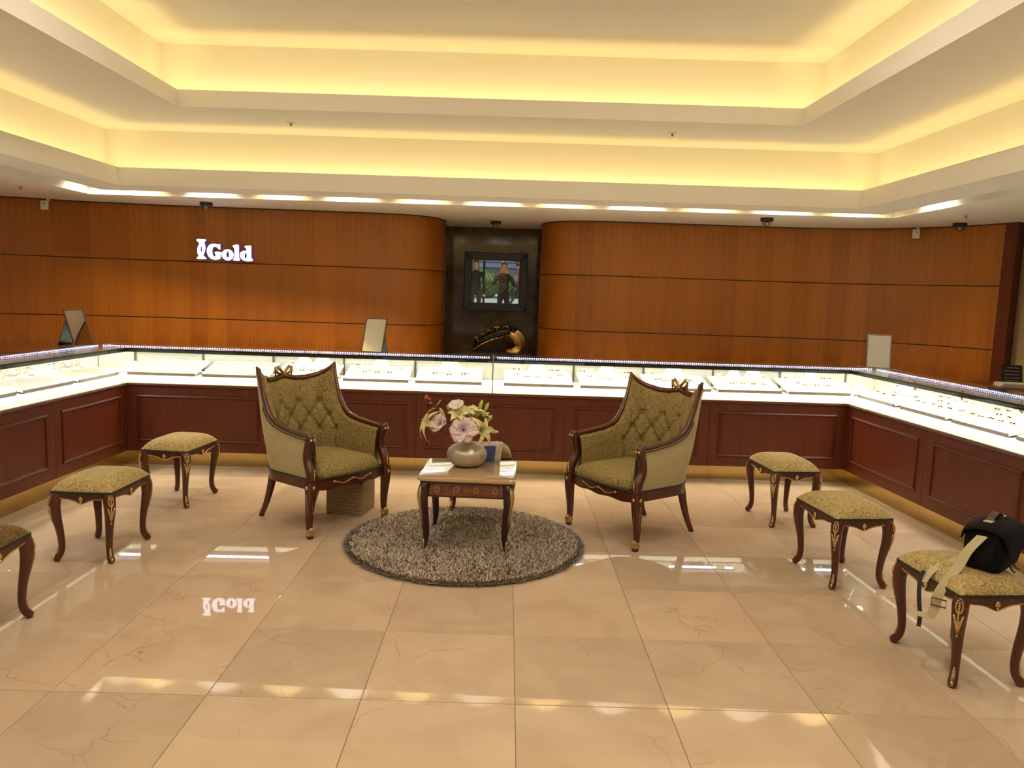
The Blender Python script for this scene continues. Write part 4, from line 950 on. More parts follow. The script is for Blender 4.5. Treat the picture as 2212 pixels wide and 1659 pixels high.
def pillow_mesh(): return MB().ball((0, 0, 0.017), 0.034, 12, 8, (1.0, 0.75, 0.5)).mesh('pillow', 'white_leather', True)
def gem_mesh(): return MB().lathe([(0.0, -0.004), (0.0072, 0.0), (0.005, 0.004), (0.0, 0.0045)], 7).mesh('gem', 'gemstone')
def pearl_mesh(): return MB().ball((0, 0, 0), 0.0042, 8, 6).mesh('pearl', 'pearl', True)
def hoop_mesh(): return MB().tube([(0.026*math.cos(2*pi*k/20), 0, 0.028+0.026*math.sin(2*pi*k/20)) for k in range(20)], 0.0022, 6, closed=True).mesh('hoop', 'bright_gold', True)
def bar_mesh():
    mb = MB(); mb.tube([(-0.055, 0, 0.042), (0.055, 0, 0.042)], 0.016, 12); mb.box((0, 0, 0.014), (0.02, 0.02, 0.028)); mb.box((0, 0, 0.003), (0.06, 0.04, 0.006)); return mb.mesh('bar', 'white_leather', 40)
def bangle_mesh(): return MB().tube([(0, 0.0175*math.cos(2*pi*k/14), 0.042+0.0175*math.sin(2*pi*k/14)) for k in range(14)], 0.002, 5, closed=True).mesh('bangle', 'bright_gold', True)
ME = dict(bust=necklace_mesh(), chain=chain_mesh(), cone=cone_mesh(), ring=ring_mesh('bright_gold'), block=block_mesh(), card=card_mesh(), pillow=pillow_mesh(), gem=gem_mesh(), pearl=pearl_mesh(), hoop=hoop_mesh(), bar=bar_mesh(), bangle=bangle_mesh())
rj = random.Random(11)
def item(kind, mat4, where):
    lab, cat, name = dict(bust=('white necklace bust', 'bust', 'necklace_bust'), cone=('white ring cone', 'ring stand', 'ring_cone'), block=('white ring block', 'ring stand', 'ring_block'), card=('white earring card', 'earring card', 'earring_card'),
                     pillow=('white watch pillow', 'pillow', 'jewel_pillow'), bar=('white bracelet bar', 'bracelet stand', 'bracelet_bar'), hoop=('thin gold hoop', 'hoop', 'gold_hoop'))[kind]
    t = thing(name, '%s on the %s' % (lab, where), cat, (0, 0, 0), 0, '%ss in the showcases' % lab); t.matrix_world = mat4
    if kind == 'bust': put(ME['bust'], 'form', t); put(ME['chain'], 'necklace', t)
    if kind == 'cone': put(ME['cone'], 'cone', t); put(ME['ring'], 'ring', t, (0, 0, 0.024))
    if kind == 'block':
        put(ME['block'], 'block', t)
        for x in (-0.011, 0.011): put(ME['ring'], 'ring', t, (x, 0.0, 0.024), (0, pi/2, 0)); put(ME['gem'], 'gem', t, (x, 0.0, 0.0345))
    if kind == 'card':
        put(ME['card'], 'card', t)
        for x in (-0.007, 0.007): put(ME['pearl' if rj.random() < 0.5 else 'gem'], 'earring', t, (x, -0.008, 0.032))
    if kind == 'pillow': put(ME['pillow'], 'pillow', t); put(ME['bangle'], 'bangle', t, (0, 0, -0.026))
    if kind == 'bar':
        put(ME['bar'], 'bar', t)
        for x in (-0.04, -0.02, 0.02, 0.04): put(ME['bangle'], 'bangle', t, (x, 0, 0))
    if kind == 'hoop': put(ME['hoop'], 'hoop', t)
def tray(seg, s0, s1, where, layout, d0=0.085, d1=0.455, tilt=12.0):
    L = (s1-s0)*SL[seg]; Wd = d1-d0; c = M(seg, (s0+s1)/2, (d0+d1)/2)
    mw = Matrix.Translation((c.x, c.y, DECK+0.020+0.5*Wd*math.sin(math.radians(tilt)))) @ Matrix.Rotation(SA[seg], 4, 'Z') @ Matrix.Rotation(math.radians(tilt), 4, 'X')
    t = thing('jewellery_tray', 'white jewellery tray, '+where, 'tray', (0, 0, 0), 0, 'jewellery trays'); t.matrix_world = mw
    MB().box((0, 0, -0.006), (L, Wd, 0.012)).build('tray_floor', 'white_leather', t)
    rim = MB()
    for x in (-1, 1): rim.box((x*(L/2-0.004), 0, 0.004), (0.008, Wd, 0.012))
    rim.box((0, Wd/2-0.004, 0.004), (L-0.016, 0.008, 0.012)); rim.build('rim', 'white_leather', t)
    MB().box((0, -Wd/2-0.004, -0.006), (L, 0.008, 0.024)).build('front_edge', 'tray_edge', t)
    MB().box((0, 0, -0.014), (L*0.98, Wd*0.98, 0.004)).build('underside', 'tray_edge', t)
    if layout == 'rings':
        mb = MB()
        for r in range(8):
            for k in range(int((L-0.04)/0.021)):
                x, y = -L/2+0.03+k*0.021, -Wd/2+0.03+r*(Wd-0.06)/7
                mb.tube([(x, y+0.0085*math.cos(2*pi*q/10), 0.006+0.0085*math.sin(2*pi*q/10)) for q in range(10)], 0.0014, 4, closed=True)
        mb.build('ring_rows', 'bright_gold', t, True, kind='stuff')
        pd = MB()
        for r in range(8): pd.box((0, -Wd/2+0.030+r*(Wd-0.06)/7+0.012, 0.005), (L-0.03, 0.014, 0.012))
        pd.build('ring_pad', 'white_leather', t)
    elif layout == 'chains':
        mb = MB()
        for k in range(int((L-0.03)/0.032)):
            x = -L/2+0.02+k*0.032; j = rj.uniform(-0.004, 0.004)
            mb.tube([(x+j*math.sin(q*0.9), lerp(-Wd/2+0.02, Wd*0.10, q/6), 0.0022) for q in range(7)], 0.0018, 4)
        mb.build('chain_rows', 'bright_gold', t, True, kind='stuff')
    for kind, x, y, r, sc in ([] if isinstance(layout, str) and layout == 'rings' else LAY[layout]):
        item(kind, mw @ Matrix.Translation((x*L/2*0.86, y*Wd/2*0.86, 0.0005)) @ Matrix.Rotation(math.radians(r), 4, 'Z') @ Matrix.Diagonal((sc*1.18, sc*1.18, sc*1.18, 1)), 'tray '+where)
LAY = {
 'a': [('bust', 0.05, 0.35, 0, 1.25), ('card', -0.85, 0.8, 5, 1), ('card', -0.62, 0.82, 0, 1), ('cone', -0.85, 0.25, 0, 1), ('cone', -0.6, 0.25, 0, 1), ('cone', -0.8, -0.25, 0, 1), ('block', 0.62, 0.75, 0, 1), ('block', 0.85, 0.75, 0, 1), ('card', 0.75, 0.3, 0, 1),
       ('block', -0.45, -0.6, 0, 1), ('block', 0.0, -0.65, 0, 1), ('block', 0.45, -0.6, 0, 1), ('cone', 0.85, -0.3, 0, 1), ('pillow', -0.35, 0.55, 20, 1)],
 'b': [('bust', -0.3, 0.45, 5, 1.15), ('bust', 0.42, 0.4, -5, 1.3), ('card', -0.82, 0.7, 0, 1.1), ('card', 0.85, 0.75, 0, 1), ('cone', -0.8, 0.0, 0, 1), ('cone', -0.55, -0.2, 0, 1), ('block', -0.6, -0.7, 0, 1), ('block', -0.2, -0.7, 0, 1), ('block', 0.2, -0.7, 0, 1), ('block', 0.6, -0.7, 0, 1), ('hoop', 0.0, 0.7, 0, 1)],
 'c': [('bust', 0.0, 0.4, 0, 1.3), ('card', -0.85, 0.75, 0, 1.15), ('card', -0.6, 0.75, 0, 1.15), ('hoop', -0.35, 0.75, 10, 1.1), ('card', 0.5, 0.75, 0, 1.1), ('card', 0.7, 0.75, 0, 1.1), ('card', 0.9, 0.75, 0, 1.1), ('block', -0.75, -0.2, 0, 1), ('block', -0.4, -0.6, 0, 1), ('block', 0.0, -0.65, 0, 1), ('block', 0.4, -0.6, 0, 1), ('block', 0.75, -0.2, 0, 1)],
 'd': [('bust', 0.0, 0.45, 0, 1.4), ('pillow', -0.6, 0.5, 25, 1.2), ('pillow', 0.6, 0.5, -25, 1.2), ('cone', -0.85, 0.0, 0, 1), ('cone', 0.85, 0.0, 0, 1), ('card', -0.8, 0.85, 0, 1), ('block', -0.5, -0.6, 0, 1), ('block', 0.0, -0.7, 0, 1), ('block', 0.5, -0.6, 0, 1)],
 'chains': [('bar', -0.6, 0.35, 10, 1.0), ('bar', 0.1, 0.35, -5, 1.0), ('pillow', 0.75, 0.45, 15, 1.1), ('card', -0.8, 0.85, 5, 1.1), ('card', -0.45, 0.85, -5, 1.1), ('bust', 0.2, 0.8, 0, 1.0), ('card', 0.8, 0.85, 0, 1.1)],
 'boxes': [(k, x, y, r, 1.0) for k, x, y, r in (('block', -0.8, 0.6, 10), ('block', -0.4, 0.65, -8), ('card', 0.0, 0.6, 5), ('block', 0.4, 0.65, 0), ('block', 0.8, 0.6, -12), ('pillow', -0.7, 0.05, 0), ('block', -0.25, 0.05, 20), ('block', 0.2, 0.0, -15), ('pillow', 0.7, 0.1, 0), ('block', -0.8, -0.55, 0), ('block', -0.4, -0.6, 12), ('block', 0.0, -0.55, -6), ('block', 0.4, -0.6, 8), ('block', 0.8, -0.55, 0))]}
ORD = ['first', 'second', 'third', 'fourth', 'fifth', 'sixth', 'seventh', 'eighth', 'ninth', 'tenth', 'eleventh']
backs = [(318, 462, 'rings'), (465, 607, 'rings'), (610, 742, 'b'), (746, 888, 'a'), (891, 1036, 'd'), (1070, 1223, 'c'), (1227, 1359, 'c'), (1363, 1506, 'd'), (1510, 1652, 'b'), (1656, 1795, 'a')]
for i, (x0, x1, lay_) in enumerate(backs): tray(1, PX(x0), PX(x1), '%s from the left in the back showcases' % ORD[i], lay_)
for i, (y0, y1, lay_) in enumerate(((2.92, 3.50, 'chains'), (2.30, 2.89, 'chains'), (1.68, 2.27, 'd'), (1.06, 1.65, 'chains'))): tray(0, (y0-0.19)/SL[0], (y1-0.19)/SL[0], '%s from the back in the left showcase' % ORD[i], lay_)
for i, (y0, y1, lay_) in enumerate(((3.05, 3.62, 'd'), (2.45, 3.02, 'boxes'), (1.85, 2.42, 'boxes'), (1.25, 1.82, 'boxes'), (0.65, 1.22, 'boxes'))): tray(2, (3.85-y1)/SL[2], (3.85-y0)/SL[2], '%s from the back in the right showcase' % ORD[i], lay_)
def corner_item(kind, x, y, rz, sc, where): item(kind, Matrix.Translation((x, y, DECK+0.0005)) @ Matrix.Rotation(rz, 4, 'Z') @ Matrix.Diagonal((sc, sc, sc, 1)), where)
for x, y, kd, sc in ((-3.30, 3.92, 'pillow', 1.5), (-3.42, 3.98, 'bust', 1.3), (-3.20, 3.99, 'bust', 1.2), (-3.48, 3.83, 'pillow', 1.3), (-3.36, 4.08, 'bust', 1.1)): corner_item(kd, x, y, 0.5, sc, 'white deck in the left corner of the showcases')
for x, y, kd, sc in ((2.92, 4.06, 'pillow', 1.5), (3.04, 4.16, 'bust', 1.3), (2.84, 4.18, 'bust', 1.0), (3.10, 3.98, 'pillow', 1.4), (3.18, 4.10, 'bust', 1.1)): corner_item(kd, x, y, -0.5, sc, 'white deck in the right corner of the showcases')
# ------------------------------------------------------------------ table mirrors
plain('leather_brown', (0.045, 0.028, 0.020), 0.45, bump=0.1)
def table_mirror(x, y, rz, label, first=[]):
    if first: return dup(first[0], (x, y, ZG+0.0085), rz, label)
    t = thing('table_mirror', label, 'mirror', (x, y, ZG+0.0085), rz, 'standing mirrors on the showcases'); first.append(t)
    a = math.radians(20); W_, H_ = 0.205, 0.325
    R_ = lambda p: (p[0], p[1]*math.cos(a)+p[2]*math.sin(a), p[2]*math.cos(a)-p[1]*math.sin(a)+0.003)
    fr = MB(); b = 0.010
    for c, d in (((0, 0, H_-b/2), (W_, 0.012, b)), ((0, 0, b/2), (W_, 0.012, b)), ((-W_/2+b/2, 0, H_/2), (b, 0.012, H_-2*b)), ((W_/2-b/2, 0, H_/2), (b, 0.012, H_-2*b))):
        q = MB().box(c, d); fr.add([R_(p) for p in q.v], q.f)
    fr.build('frame', 'leather_brown', t)
    q = MB().box((0, -0.001, H_/2), (W_-2*b, 0.004, H_-2*b)); MB().add([R_(p) for p in q.v], q.f).build('glass', 'mirror_glass', t)
    q = MB().box((0, 0.004, H_/2), (W_-0.004, 0.004, H_-0.004)); MB().add([R_(p) for p in q.v], q.f).build('back_board', 'leather_brown', t)
    p0 = R_((0, 0.008, H_*0.9)); lg = MB()
    lg.hexa([(-0.07, 0.205, 0), (0.07, 0.205, 0), (0.07, 0.210, 0), (-0.07, 0.210, 0), (-0.055, p0[1], p0[2]), (0.055, p0[1], p0[2]), (0.055, p0[1]+0.005, p0[2]), (-0.055, p0[1]+0.005, p0[2])])
    fixn(lg.build('easel_leg', 'black_plastic', t)); return t
table_mirror(-1.285, 3.98, math.radians(-14), 'brown framed mirror standing on the back showcase behind the left armchair')
table_mirror(-3.70, 3.72, math.radians(74), 'brown framed mirror seen edge-on at the left corner of the showcases')
table_mirror(3.325, 4.09, math.radians(-20), 'brown framed mirror standing on the right corner of the showcases')
# ------------------------------------------------------------------ lit sign: I Gold
def outline(pts, hole=None, closed_n=5): return [Vector((x, -y, 0)) for x, y in pts]
def letter(name, loops, parent, z_ext=0.012, k=0.000396, cx=1075, cy=740):
    cu = bpy.data.curves.new(name, 'CURVE'); cu.dimensions = '2D'; cu.fill_mode = 'BOTH'; cu.extrude = z_ext
    for pts in loops:
        P_ = [((x-cx)*k, -(y-cy)*k) for x, y in pts]; n = len(P_); D = []
        for i in range(n):                                    # closed Catmull-Rom
            a, b, c, d = (Vector(P_[(i+q) % n]) for q in (-1, 0, 1, 2))
            for s in range(4):
                t = s/4; D.append(0.5*((2*b)+(c-a)*t+(2*a-5*b+4*c-d)*t*t+(3*b-a-3*c+d)*t**3))
        sp = cu.splines.new('POLY'); sp.points.add(len(D)-1); sp.use_cyclic_u = True
        for i, p in enumerate(D): sp.points[i].co = (p.x, p.y, 0, 1)
    tmp = bpy.data.objects.new('tmp', cu); COL.objects.link(tmp); bpy.context.view_layer.update()
    me = bpy.data.meshes.new_from_object(tmp.evaluated_get(bpy.context.evaluated_depsgraph_get())); bpy.data.objects.remove(tmp)
    me.name = name; me.materials.clear(); me.materials.append(MATS['sign_white']); me.materials.append(MATS['sign_side'])
    for p in me.polygons: p.material_index = 0 if p.normal.z > 0.5 else 1
    o = put(me, name, parent, (0, 0, 0), (pi/2, 0, 0)); return o
def ell(cx, cy, rx, ry, n=14): return [(cx+rx*math.cos(2*pi*k/n), cy+ry*math.sin(2*pi*k/n)) for k in range(n)]
sg = thing('lit_sign', 'glowing white lettered sign on the wooden wall, left of the niche', 'sign', (-3.038, 5.215, 1.936), math.radians(1))
letter('letter', [[(350, 478), (460, 470), (572, 478), (578, 508), (542, 548), (556, 620), (566, 700), (546, 800), (514, 872), (532, 912), (578, 952), (572, 984), (460, 990), (350, 984), (346, 950), (388, 908), (366, 850), (356, 760), (370, 680), (408, 596), (396, 565), (346, 512)],
                 [(463, 640), (446, 700), (446, 770), (463, 830), (480, 770), (480, 700)]], sg)
letter('letter', [[(605, 790), (622, 690), (690, 605), (800, 580), (860, 590), (900, 596), (935, 584), (952, 612), (956, 690), (944, 724), (914, 714), (878, 680), (840, 657), (795, 657), (758, 700), (745, 770), (752, 850), (782, 900), (812, 914), (831, 898), (828, 850), (808, 818), (814, 794), (860, 784), (950, 786), (984, 802), (984, 830), (968, 852), (966, 925), (940, 965), (880, 985), (810, 994), (710, 965), (640, 900)]], sg)
letter('letter', [ell(1145, 855, 152, 144), ell(1145, 850, 36, 80)], sg)
letter('letter', [[(1285, 612), (1320, 592), (1400, 586), (1434, 602), (1438, 760), (1440, 915), (1464, 955), (1450, 990), (1390, 1000), (1305, 992), (1280, 966), (1314, 920), (1320, 800), (1318, 682), (1286, 642)]], sg)
letter('letter', [[(1592, 628), (1622, 606), (1735, 596), (1756, 622), (1758, 770), (1762, 915), (1800, 955), (1788, 990), (1700, 1000), (1600, 998), (1510, 955), (1464, 860), (1490, 775), (1555, 734), (1625, 732), (1642, 718), (1636, 680), (1596, 648)], ell(1614, 862, 30, 72)], sg)
# ------------------------------------------------------------------ niche: framed mirror, console, wave sculpture
wm = thing('wall_mirror', 'square mirror in a dark weathered frame hanging on the stone wall', 'mirror', (-0.240, 6.565, 1.725)); wm.rotation_euler = (math.radians(1.8), 0, 0)
OX, OZ, FW = 0.385, 0.355, 0.098
for nm, P_ in (('frame_rail', [(-OX, OZ), (OX, OZ), (OX-FW, OZ-FW), (-OX+FW, OZ-FW)]), ('frame_rail', [(OX, -OZ), (-OX, -OZ), (-OX+FW, -OZ+FW), (OX-FW, -OZ+FW)]), ('frame_rail', [(-OX, -OZ), (-OX, OZ), (-OX+FW, OZ-FW), (-OX+FW, -OZ+FW)]), ('frame_rail', [(OX, OZ), (OX, -OZ), (OX-FW, -OZ+FW), (OX-FW, OZ-FW)])):
    mb = MB(); mb.loft([[(x, 0.0, z) for x, z in P_], [(x*0.995, -0.030, z*0.995) for x, z in P_]], True, True); bevel(fixn(mb.build(nm, 'frame_wood', wm)), 0.006)
MB().box((0, -0.010, 0), (2*(OX-FW)+0.004, 0.006, 2*(OZ-FW)+0.004)).build('mirror_pane', 'mirror_glass', wm)
md = MB()
for R_, n, r in ((0.030, 6, 0.014), (0.062, 10, 0.016), (0.096, 14, 0.018), (0.128, 20, 0.017)):
    for k in range(n):
        a = 2*pi*k/n; cx, cz = R_*math.cos(a), R_*math.sin(a)*0.98
        md.tube([(cx+r*math.cos(2*pi*q/10), -0.016, cz+r*math.sin(2*pi*q/10)) for q in range(10)], 0.0024, 4, closed=True)
    md.tube([((R_+0.016)*math.cos(2*pi*q/40), -0.016, (R_+0.016)*math.sin(2*pi*q/40)) for q in range(40)], 0.002, 4, closed=True)
md.build('openwork_medallion', 'steel', wm, True)
co = thing('console', 'dark stone console block in the niche under the mirror', 'console', (-0.22, 6.25, 0))
MB().box((0, 0, 0.425), (0.84, 0.36, 0.85)).build('plinth', 'dark_stone', co); bevel(MB().box((0, 0, 0.870), (0.90, 0.42, 0.036)).build('top', 'dark_stone', co), 0.004)
sc_ = thing('wave_sculpture', 'gold and black curling wave sculpture in front of the niche', 'sculpture', (0.011, 6.17, 0.889))
Z_ = lambda x, y, d=0.0: Vector((((x/12.29+1000)-1110)*0.0055, d, ((762-(y/12.29+690)))*0.0055))
trunk = [(1150, 838), (1300, 862), (1440, 825), (1518, 710), (1495, 560), (1410, 420), (1290, 345), (1180, 330)]
tp_ = [Z_(x, y) for x, y in trunk]; wd_ = [0.030, 0.060, 0.105, 0.125, 0.125, 0.105, 0.075, 0.04]
for k in range(10):
    f = k/9-0.5; pts = []
    for i, p in enumerate(tp_):
        tg = (tp_[min(i+1, 7)]-tp_[max(i-1, 0)]).normalized(); nn = Vector((tg.z, 0, -tg.x))
        pts.append(p+nn*f*wd_[i]+Vector((0.012*math.sin(3*f+i), -0.035*math.cos(pi*f), 0)))
    cc = catmull(pts, 5)
    MB().tube(cc, [0.005+0.0085*math.sin(pi*(0.12+0.8*j/(len(cc)-1))) for j in range(len(cc))], 7).build('gold_ridge', 'bright_gold', sc_, True)
body = [(1240, 300), (1120, 320), (980, 350), (840, 400), (700, 450), (560, 520), (430, 600), (330, 720), (240, 805)]
bp_ = catmull([Z_(x, y, -0.01) for x, y in body], 5)
MB().tube(bp_, [table([(0, 0.045), (0.2, 0.060), (0.5, 0.050), (0.75, 0.036), (0.9, 0.016), (1, 0.003)], i/(len(bp_)-1)) for i in range(len(bp_))], 9, True, 0.9).build('black_body', 'black_gloss', sc_, True)
bp2 = catmull([Z_(x, y+85, -0.02) for x, y in [(1180, 320), (1060, 350), (920, 400), (780, 450), (640, 510), (500, 580), (380, 660), (240, 750)]], 5)
MB().tube(bp2, [0.009+0.004*math.sin(i*1.3) if i < len(bp2)-6 else 0.004 for i in range(len(bp2))], 6).build('gold_underside', 'bright_gold', sc_, True)
for i, (x, y, x2, y2) in enumerate(((380, 620, 340, 505), (560, 520, 510, 410), (700, 440, 680, 310), (880, 340, 850, 225), (980, 330, 930, 215), (1120, 300, 1080, 205), (1190, 290, 1150, 185), (1300, 330, 1325, 205))):
    a, b = Z_(x, y, -0.01), Z_(x2, y2, -0.02+0.01*(i % 3)); MB().tube([a, a.lerp(b, 0.5)+Vector((0.01, 0, 0)), b], [0.042, 0.034, 0.020], 8).build('black_crest', 'black_gloss', sc_, True)
    if i < 7:
        for q in range(3): MB().ball(b+Vector((0.014*(q-1), -0.014, 0.008*math.sin(q*2))), 0.011, 6, 4).build('gold_fleck', 'bright_gold', sc_, True)
# ------------------------------------------------------------------ ceiling devices
def dome(x, y, label, first=[]):
    if first: return dup(first[0], (x, y, Z0), 0, label)
    t = thing('dome_camera', label, 'camera', (x, y, Z0), 0, 'dome security cameras'); first.append(t)
    MB().lathe([(0.0, 0.0), (0.060, 0.0), (0.062, -0.006), (0.058, -0.030), (0.048, -0.034), (0.0, -0.034)], 24).build('housing', 'black_plastic', t, 40)
    MB().lathe([(0.045, -0.034), (0.044, -0.048), (0.036, -0.064), (0.020, -0.076), (0.0, -0.079)], 20, cap=False).build('bubble', 'clear_dome', t, True)
    MB().ball((0.0, -0.008, -0.046), 0.022, 10, 8).build('lens_ball', 'steel', t, True); return t
dome(-3.078, 4.83, 'black dome camera on the ceiling above the lit sign'); dome(-0.243, 5.74, 'black dome camera on the ceiling of the niche above the wall mirror')
dome(2.346, 4.50, 'black dome camera on the ceiling above the right half of the back showcase'); dome(4.10, 4.36, 'black dome camera on the ceiling above the right corner mirror')
def sensor(x, y, rz, label, first=[]):
    if first: return dup(first[0], (x, y, Z0), rz, label)
    t = thing('motion_sensor', label, 'sensor', (x, y, Z0), rz, 'white motion sensors'); first.append(t)
    MB().tube([(0.02, 0.03, 0.0), (0.02, 0.03, -0.02), (0.012, 0.018, -0.035), (0, 0.0, -0.045)], [0.022, 0.016, 0.013, 0.013], 10).build('bracket', 'white_plastic', t, True)
    q = MB().loft([[(x_, -y_-0.012, z) for x_, y_ in rrect(0.033*k, 0.020*k, 0.010, 4)] for z, k in ((-0.118, 0.9), (-0.112, 1.0), (-0.040, 1.0), (-0.030, 0.92))], True, True)
    fixn(q.build('body', 'white_plastic', t, 40)); MB().ball((0.0, -0.032, -0.058), 0.007, 8, 6).build('lens', 'print_blue', t, True); return t
sensor(-4.72, 4.93, math.radians(12), 'white motion sensor at the ceiling by the left end of the wooden wall'); sensor(3.93, 4.80, math.radians(-20), 'white motion sensor at the ceiling by the right end of the wooden wall')
def sprinkler(x, y, z, label, first=[]):
    if first: return dup(first[0], (x, y, z), 0, label)
    t = thing('sprinkler', label, 'sprinkler', (x, y, z), 0, 'ceiling sprinklers'); first.append(t)
    MB().lathe([(0.0, 0), (0.034, 0), (0.036, -0.004), (0.030, -0.007), (0.0, -0.007)], 18).build('flange', 'white_plastic', t, True)
    MB().lathe([(0.008, -0.006), (0.008, -0.020), (0.016, -0.024), (0.016, -0.027), (0.0, -0.027)], 12).build('deflector', 'brass', t, True); return t
sprinkler(-1.828, 3.37, ZC1, 'sprinkler on the ceiling step over the left armchair'); sprinkler(1.152, 3.26, ZC1, 'sprinkler on the ceiling step over the right armchair')
sprinkler(-4.38, 4.02, Z0, 'sprinkler on the low ceiling at the far left'); sprinkler(3.77, 3.72, Z0, 'sprinkler on the low ceiling at the far right')
# ------------------------------------------------------------------ camera bag on the stool
plain('canvas_black', (0.004, 0.004, 0.005), 0.9, spec=0.2, bump=0.35, bscale=420); plain('webbing', (0.52, 0.46, 0.27), 0.75, bump=0.3, bscale=600); plain('pad_black', (0.012, 0.012, 0.012), 0.6); plain('brown_strap', (0.05, 0.028, 0.022), 0.5)
bg = thing('camera_bag', 'black canvas camera bag with beige strap lying on the nearest right stool', 'bag', (2.085, 0.432, 0.474), math.radians(40))
def bagbody():
    rows = []
    for z, kx, ky, y in ((0.0, 0.90, 0.86, 0), (0.012, 0.97, 0.95, 0), (0.06, 1.0, 1.02, -0.004), (0.12, 0.99, 1.0, -0.002), (0.165, 0.95, 0.93, 0.002), (0.182, 0.88, 0.82, 0.004)):
        rows.append([(x*kx, yy*ky+y, z) for x, yy in rrect(0.135, 0.078, 0.030, 5)])
    return MB().loft(rows, True, True)
fixn(bagbody().build('body', 'canvas_black', bg, True))
def flapfn(u, v):
    x = lerp(-0.142, 0.142, u); e = abs(2*u-1)
    path = [(0.074, 0.150), (0.070, 0.182), (0.030, 0.200), (-0.030, 0.202), (-0.078, 0.186), (-0.098, 0.140), (-0.100, 0.090)]
    f = v*(len(path)-1)*(1-0.07*e**4); i = min(int(f), len(path)-2); t = f-i
    y, z = lerp(path[i][0], path[i+1][0], t), lerp(path[i][1], path[i+1][1], t)
    return (x*(1-0.06*max(0, v-0.8)*5*e), y, z-0.022*e**4)
fl = MB().grid(flapfn, 14, 18).build('flap', 'canvas_black', bg, True); fl.modifiers.new('thick', 'SOLIDIFY').thickness = 0.007
for sx in (-1, 1):   # end pockets
    q = MB().loft([[(sx*(0.135+0.022*k), y*k2, z) for y, k2 in ((-0.055, 1), (-0.03, 1.0), (0.03, 1.0), (0.055, 1))] + [(sx*0.128, 0.055, z), (sx*0.128, -0.055, z)] for z, k, k2 in ((0.012, 0.6, 1), (0.05, 1, 1), (0.10, 0.9, 1), (0.125, 0.3, 1))], True, True)
    fixn(q.build('end_pocket', 'canvas_black', bg, True))
MB().box((0.055, -0.108, 0.118), (0.030, 0.003, 0.011)).build('name_plate', 'steel', bg)
plain('plate_print', (0.04, 0.04, 0.04), 0.5)
pp_ = MB()
for k in range(4): pp_.box((0.045+0.0065*k, -0.110, 0.118), (0.003, 0.001, 0.005))
pp_.build('plate_lettering', 'plate_print', bg, kind='stuff')
def ribbon(pts, width, n_dir, th=0.002, tw=None):
    P_ = catmull(pts, 6); mb = MB(); rows = []
    for i, p in enumerate(P_):
        d = Vector(n_dir) if tw is None else Vector(n_dir).lerp(Vector(tw), i/(len(P_)-1)); d.normalize()
        t = (P_[min(i+1, len(P_)-1)]-P_[max(i-1, 0)]).normalized(); n = t.cross(d)
        if n.length < 1e-4: n = Vector((0, 0, 1))
        n.normalize(); rows.append([p+d*width/2+n*th/2, p-d*width/2+n*th/2, p-d*width/2-n*th/2, p+d*width/2-n*th/2])
    return mb.loft(rows, True, True)
for x in (-0.070, 0.070): MB().box((x, 0.0, 0.2075), (0.046, 0.034, 0.003)).build('handle_patch', 'webbing', bg)
fixn(ribbon([(-0.062, 0, 0.208), (-0.045, 0, 0.222), (0, 0, 0.232), (0.045, 0, 0.222), (0.062, 0, 0.208)], 0.030, (0, 1, 0), 0.005).build('top_handle', 'brown_strap', bg))
for x, a in ((0.005, 0.3), (-0.03, -0.5)):
    fixn(ribbon([(x, -0.085, 0.03), (x+a*0.02, -0.095, 0.012), (x+a*0.04, -0.112, 0.006)], 0.014, (1, 0, 0), 0.004).build('zip_pull', 'brown_strap', bg))
MB().box((0.092, -0.094, 0.085), (0.020, 0.004, 0.008)).build('clasp', 'webbing', bg)
wmI = Matrix.Translation((2.085, 0.432, 0.476)) @ Matrix.Rotation(math.radians(40), 4, 'Z'); inv_ = wmI.inverted()
LW = lambda pts: [inv_ @ Vector(p) for p in pts]; dirw = (inv_.to_3x3() @ Vector((0.75, -0.66, 0)))
fixn(ribbon(LW([(1.975, 0.335, 0.632), (1.915, 0.330, 0.565), (1.880, 0.325, 0.500), (1.835, 0.318, 0.440), (1.802, 0.315, 0.380), (1.788, 0.314, 0.310), (1.772, 0.318, 0.272), (1.752, 0.330, 0.268), (1.748, 0.345, 0.285)]), 0.040, dirw, 0.003).build('shoulder_strap', 'webbing', bg))
fixn(ribbon(LW([(1.985, 0.43, 0.520), (1.93, 0.44, 0.486), (1.86, 0.42, 0.468), (1.805, 0.40, 0.440), (1.772, 0.39, 0.40)]), 0.030, dirw, 0.003).build('strap_return', 'webbing', bg))
fixn(ribbon(LW([(1.782, 0.41, 0.446), (1.765, 0.40, 0.40), (1.757, 0.38, 0.33), (1.757, 0.36, 0.26), (1.750, 0.35, 0.215)]), 0.016, dirw, 0.010).build('shoulder_pad', 'pad_black', bg))
bk = MB(); c_ = Vector((1.796, 0.300, 0.345)); dd_ = Vector((0.75, -0.66, 0)).normalized()
bk.tube(LW([c_+dd_*a+Vector((0, 0, b)) for a, b in ((-0.028, -0.016), (0.028, -0.016), (0.028, 0.016), (-0.028, 0.016))]), 0.003, 6, closed=True); bk.build('buckle', 'brown_strap', bg, True)
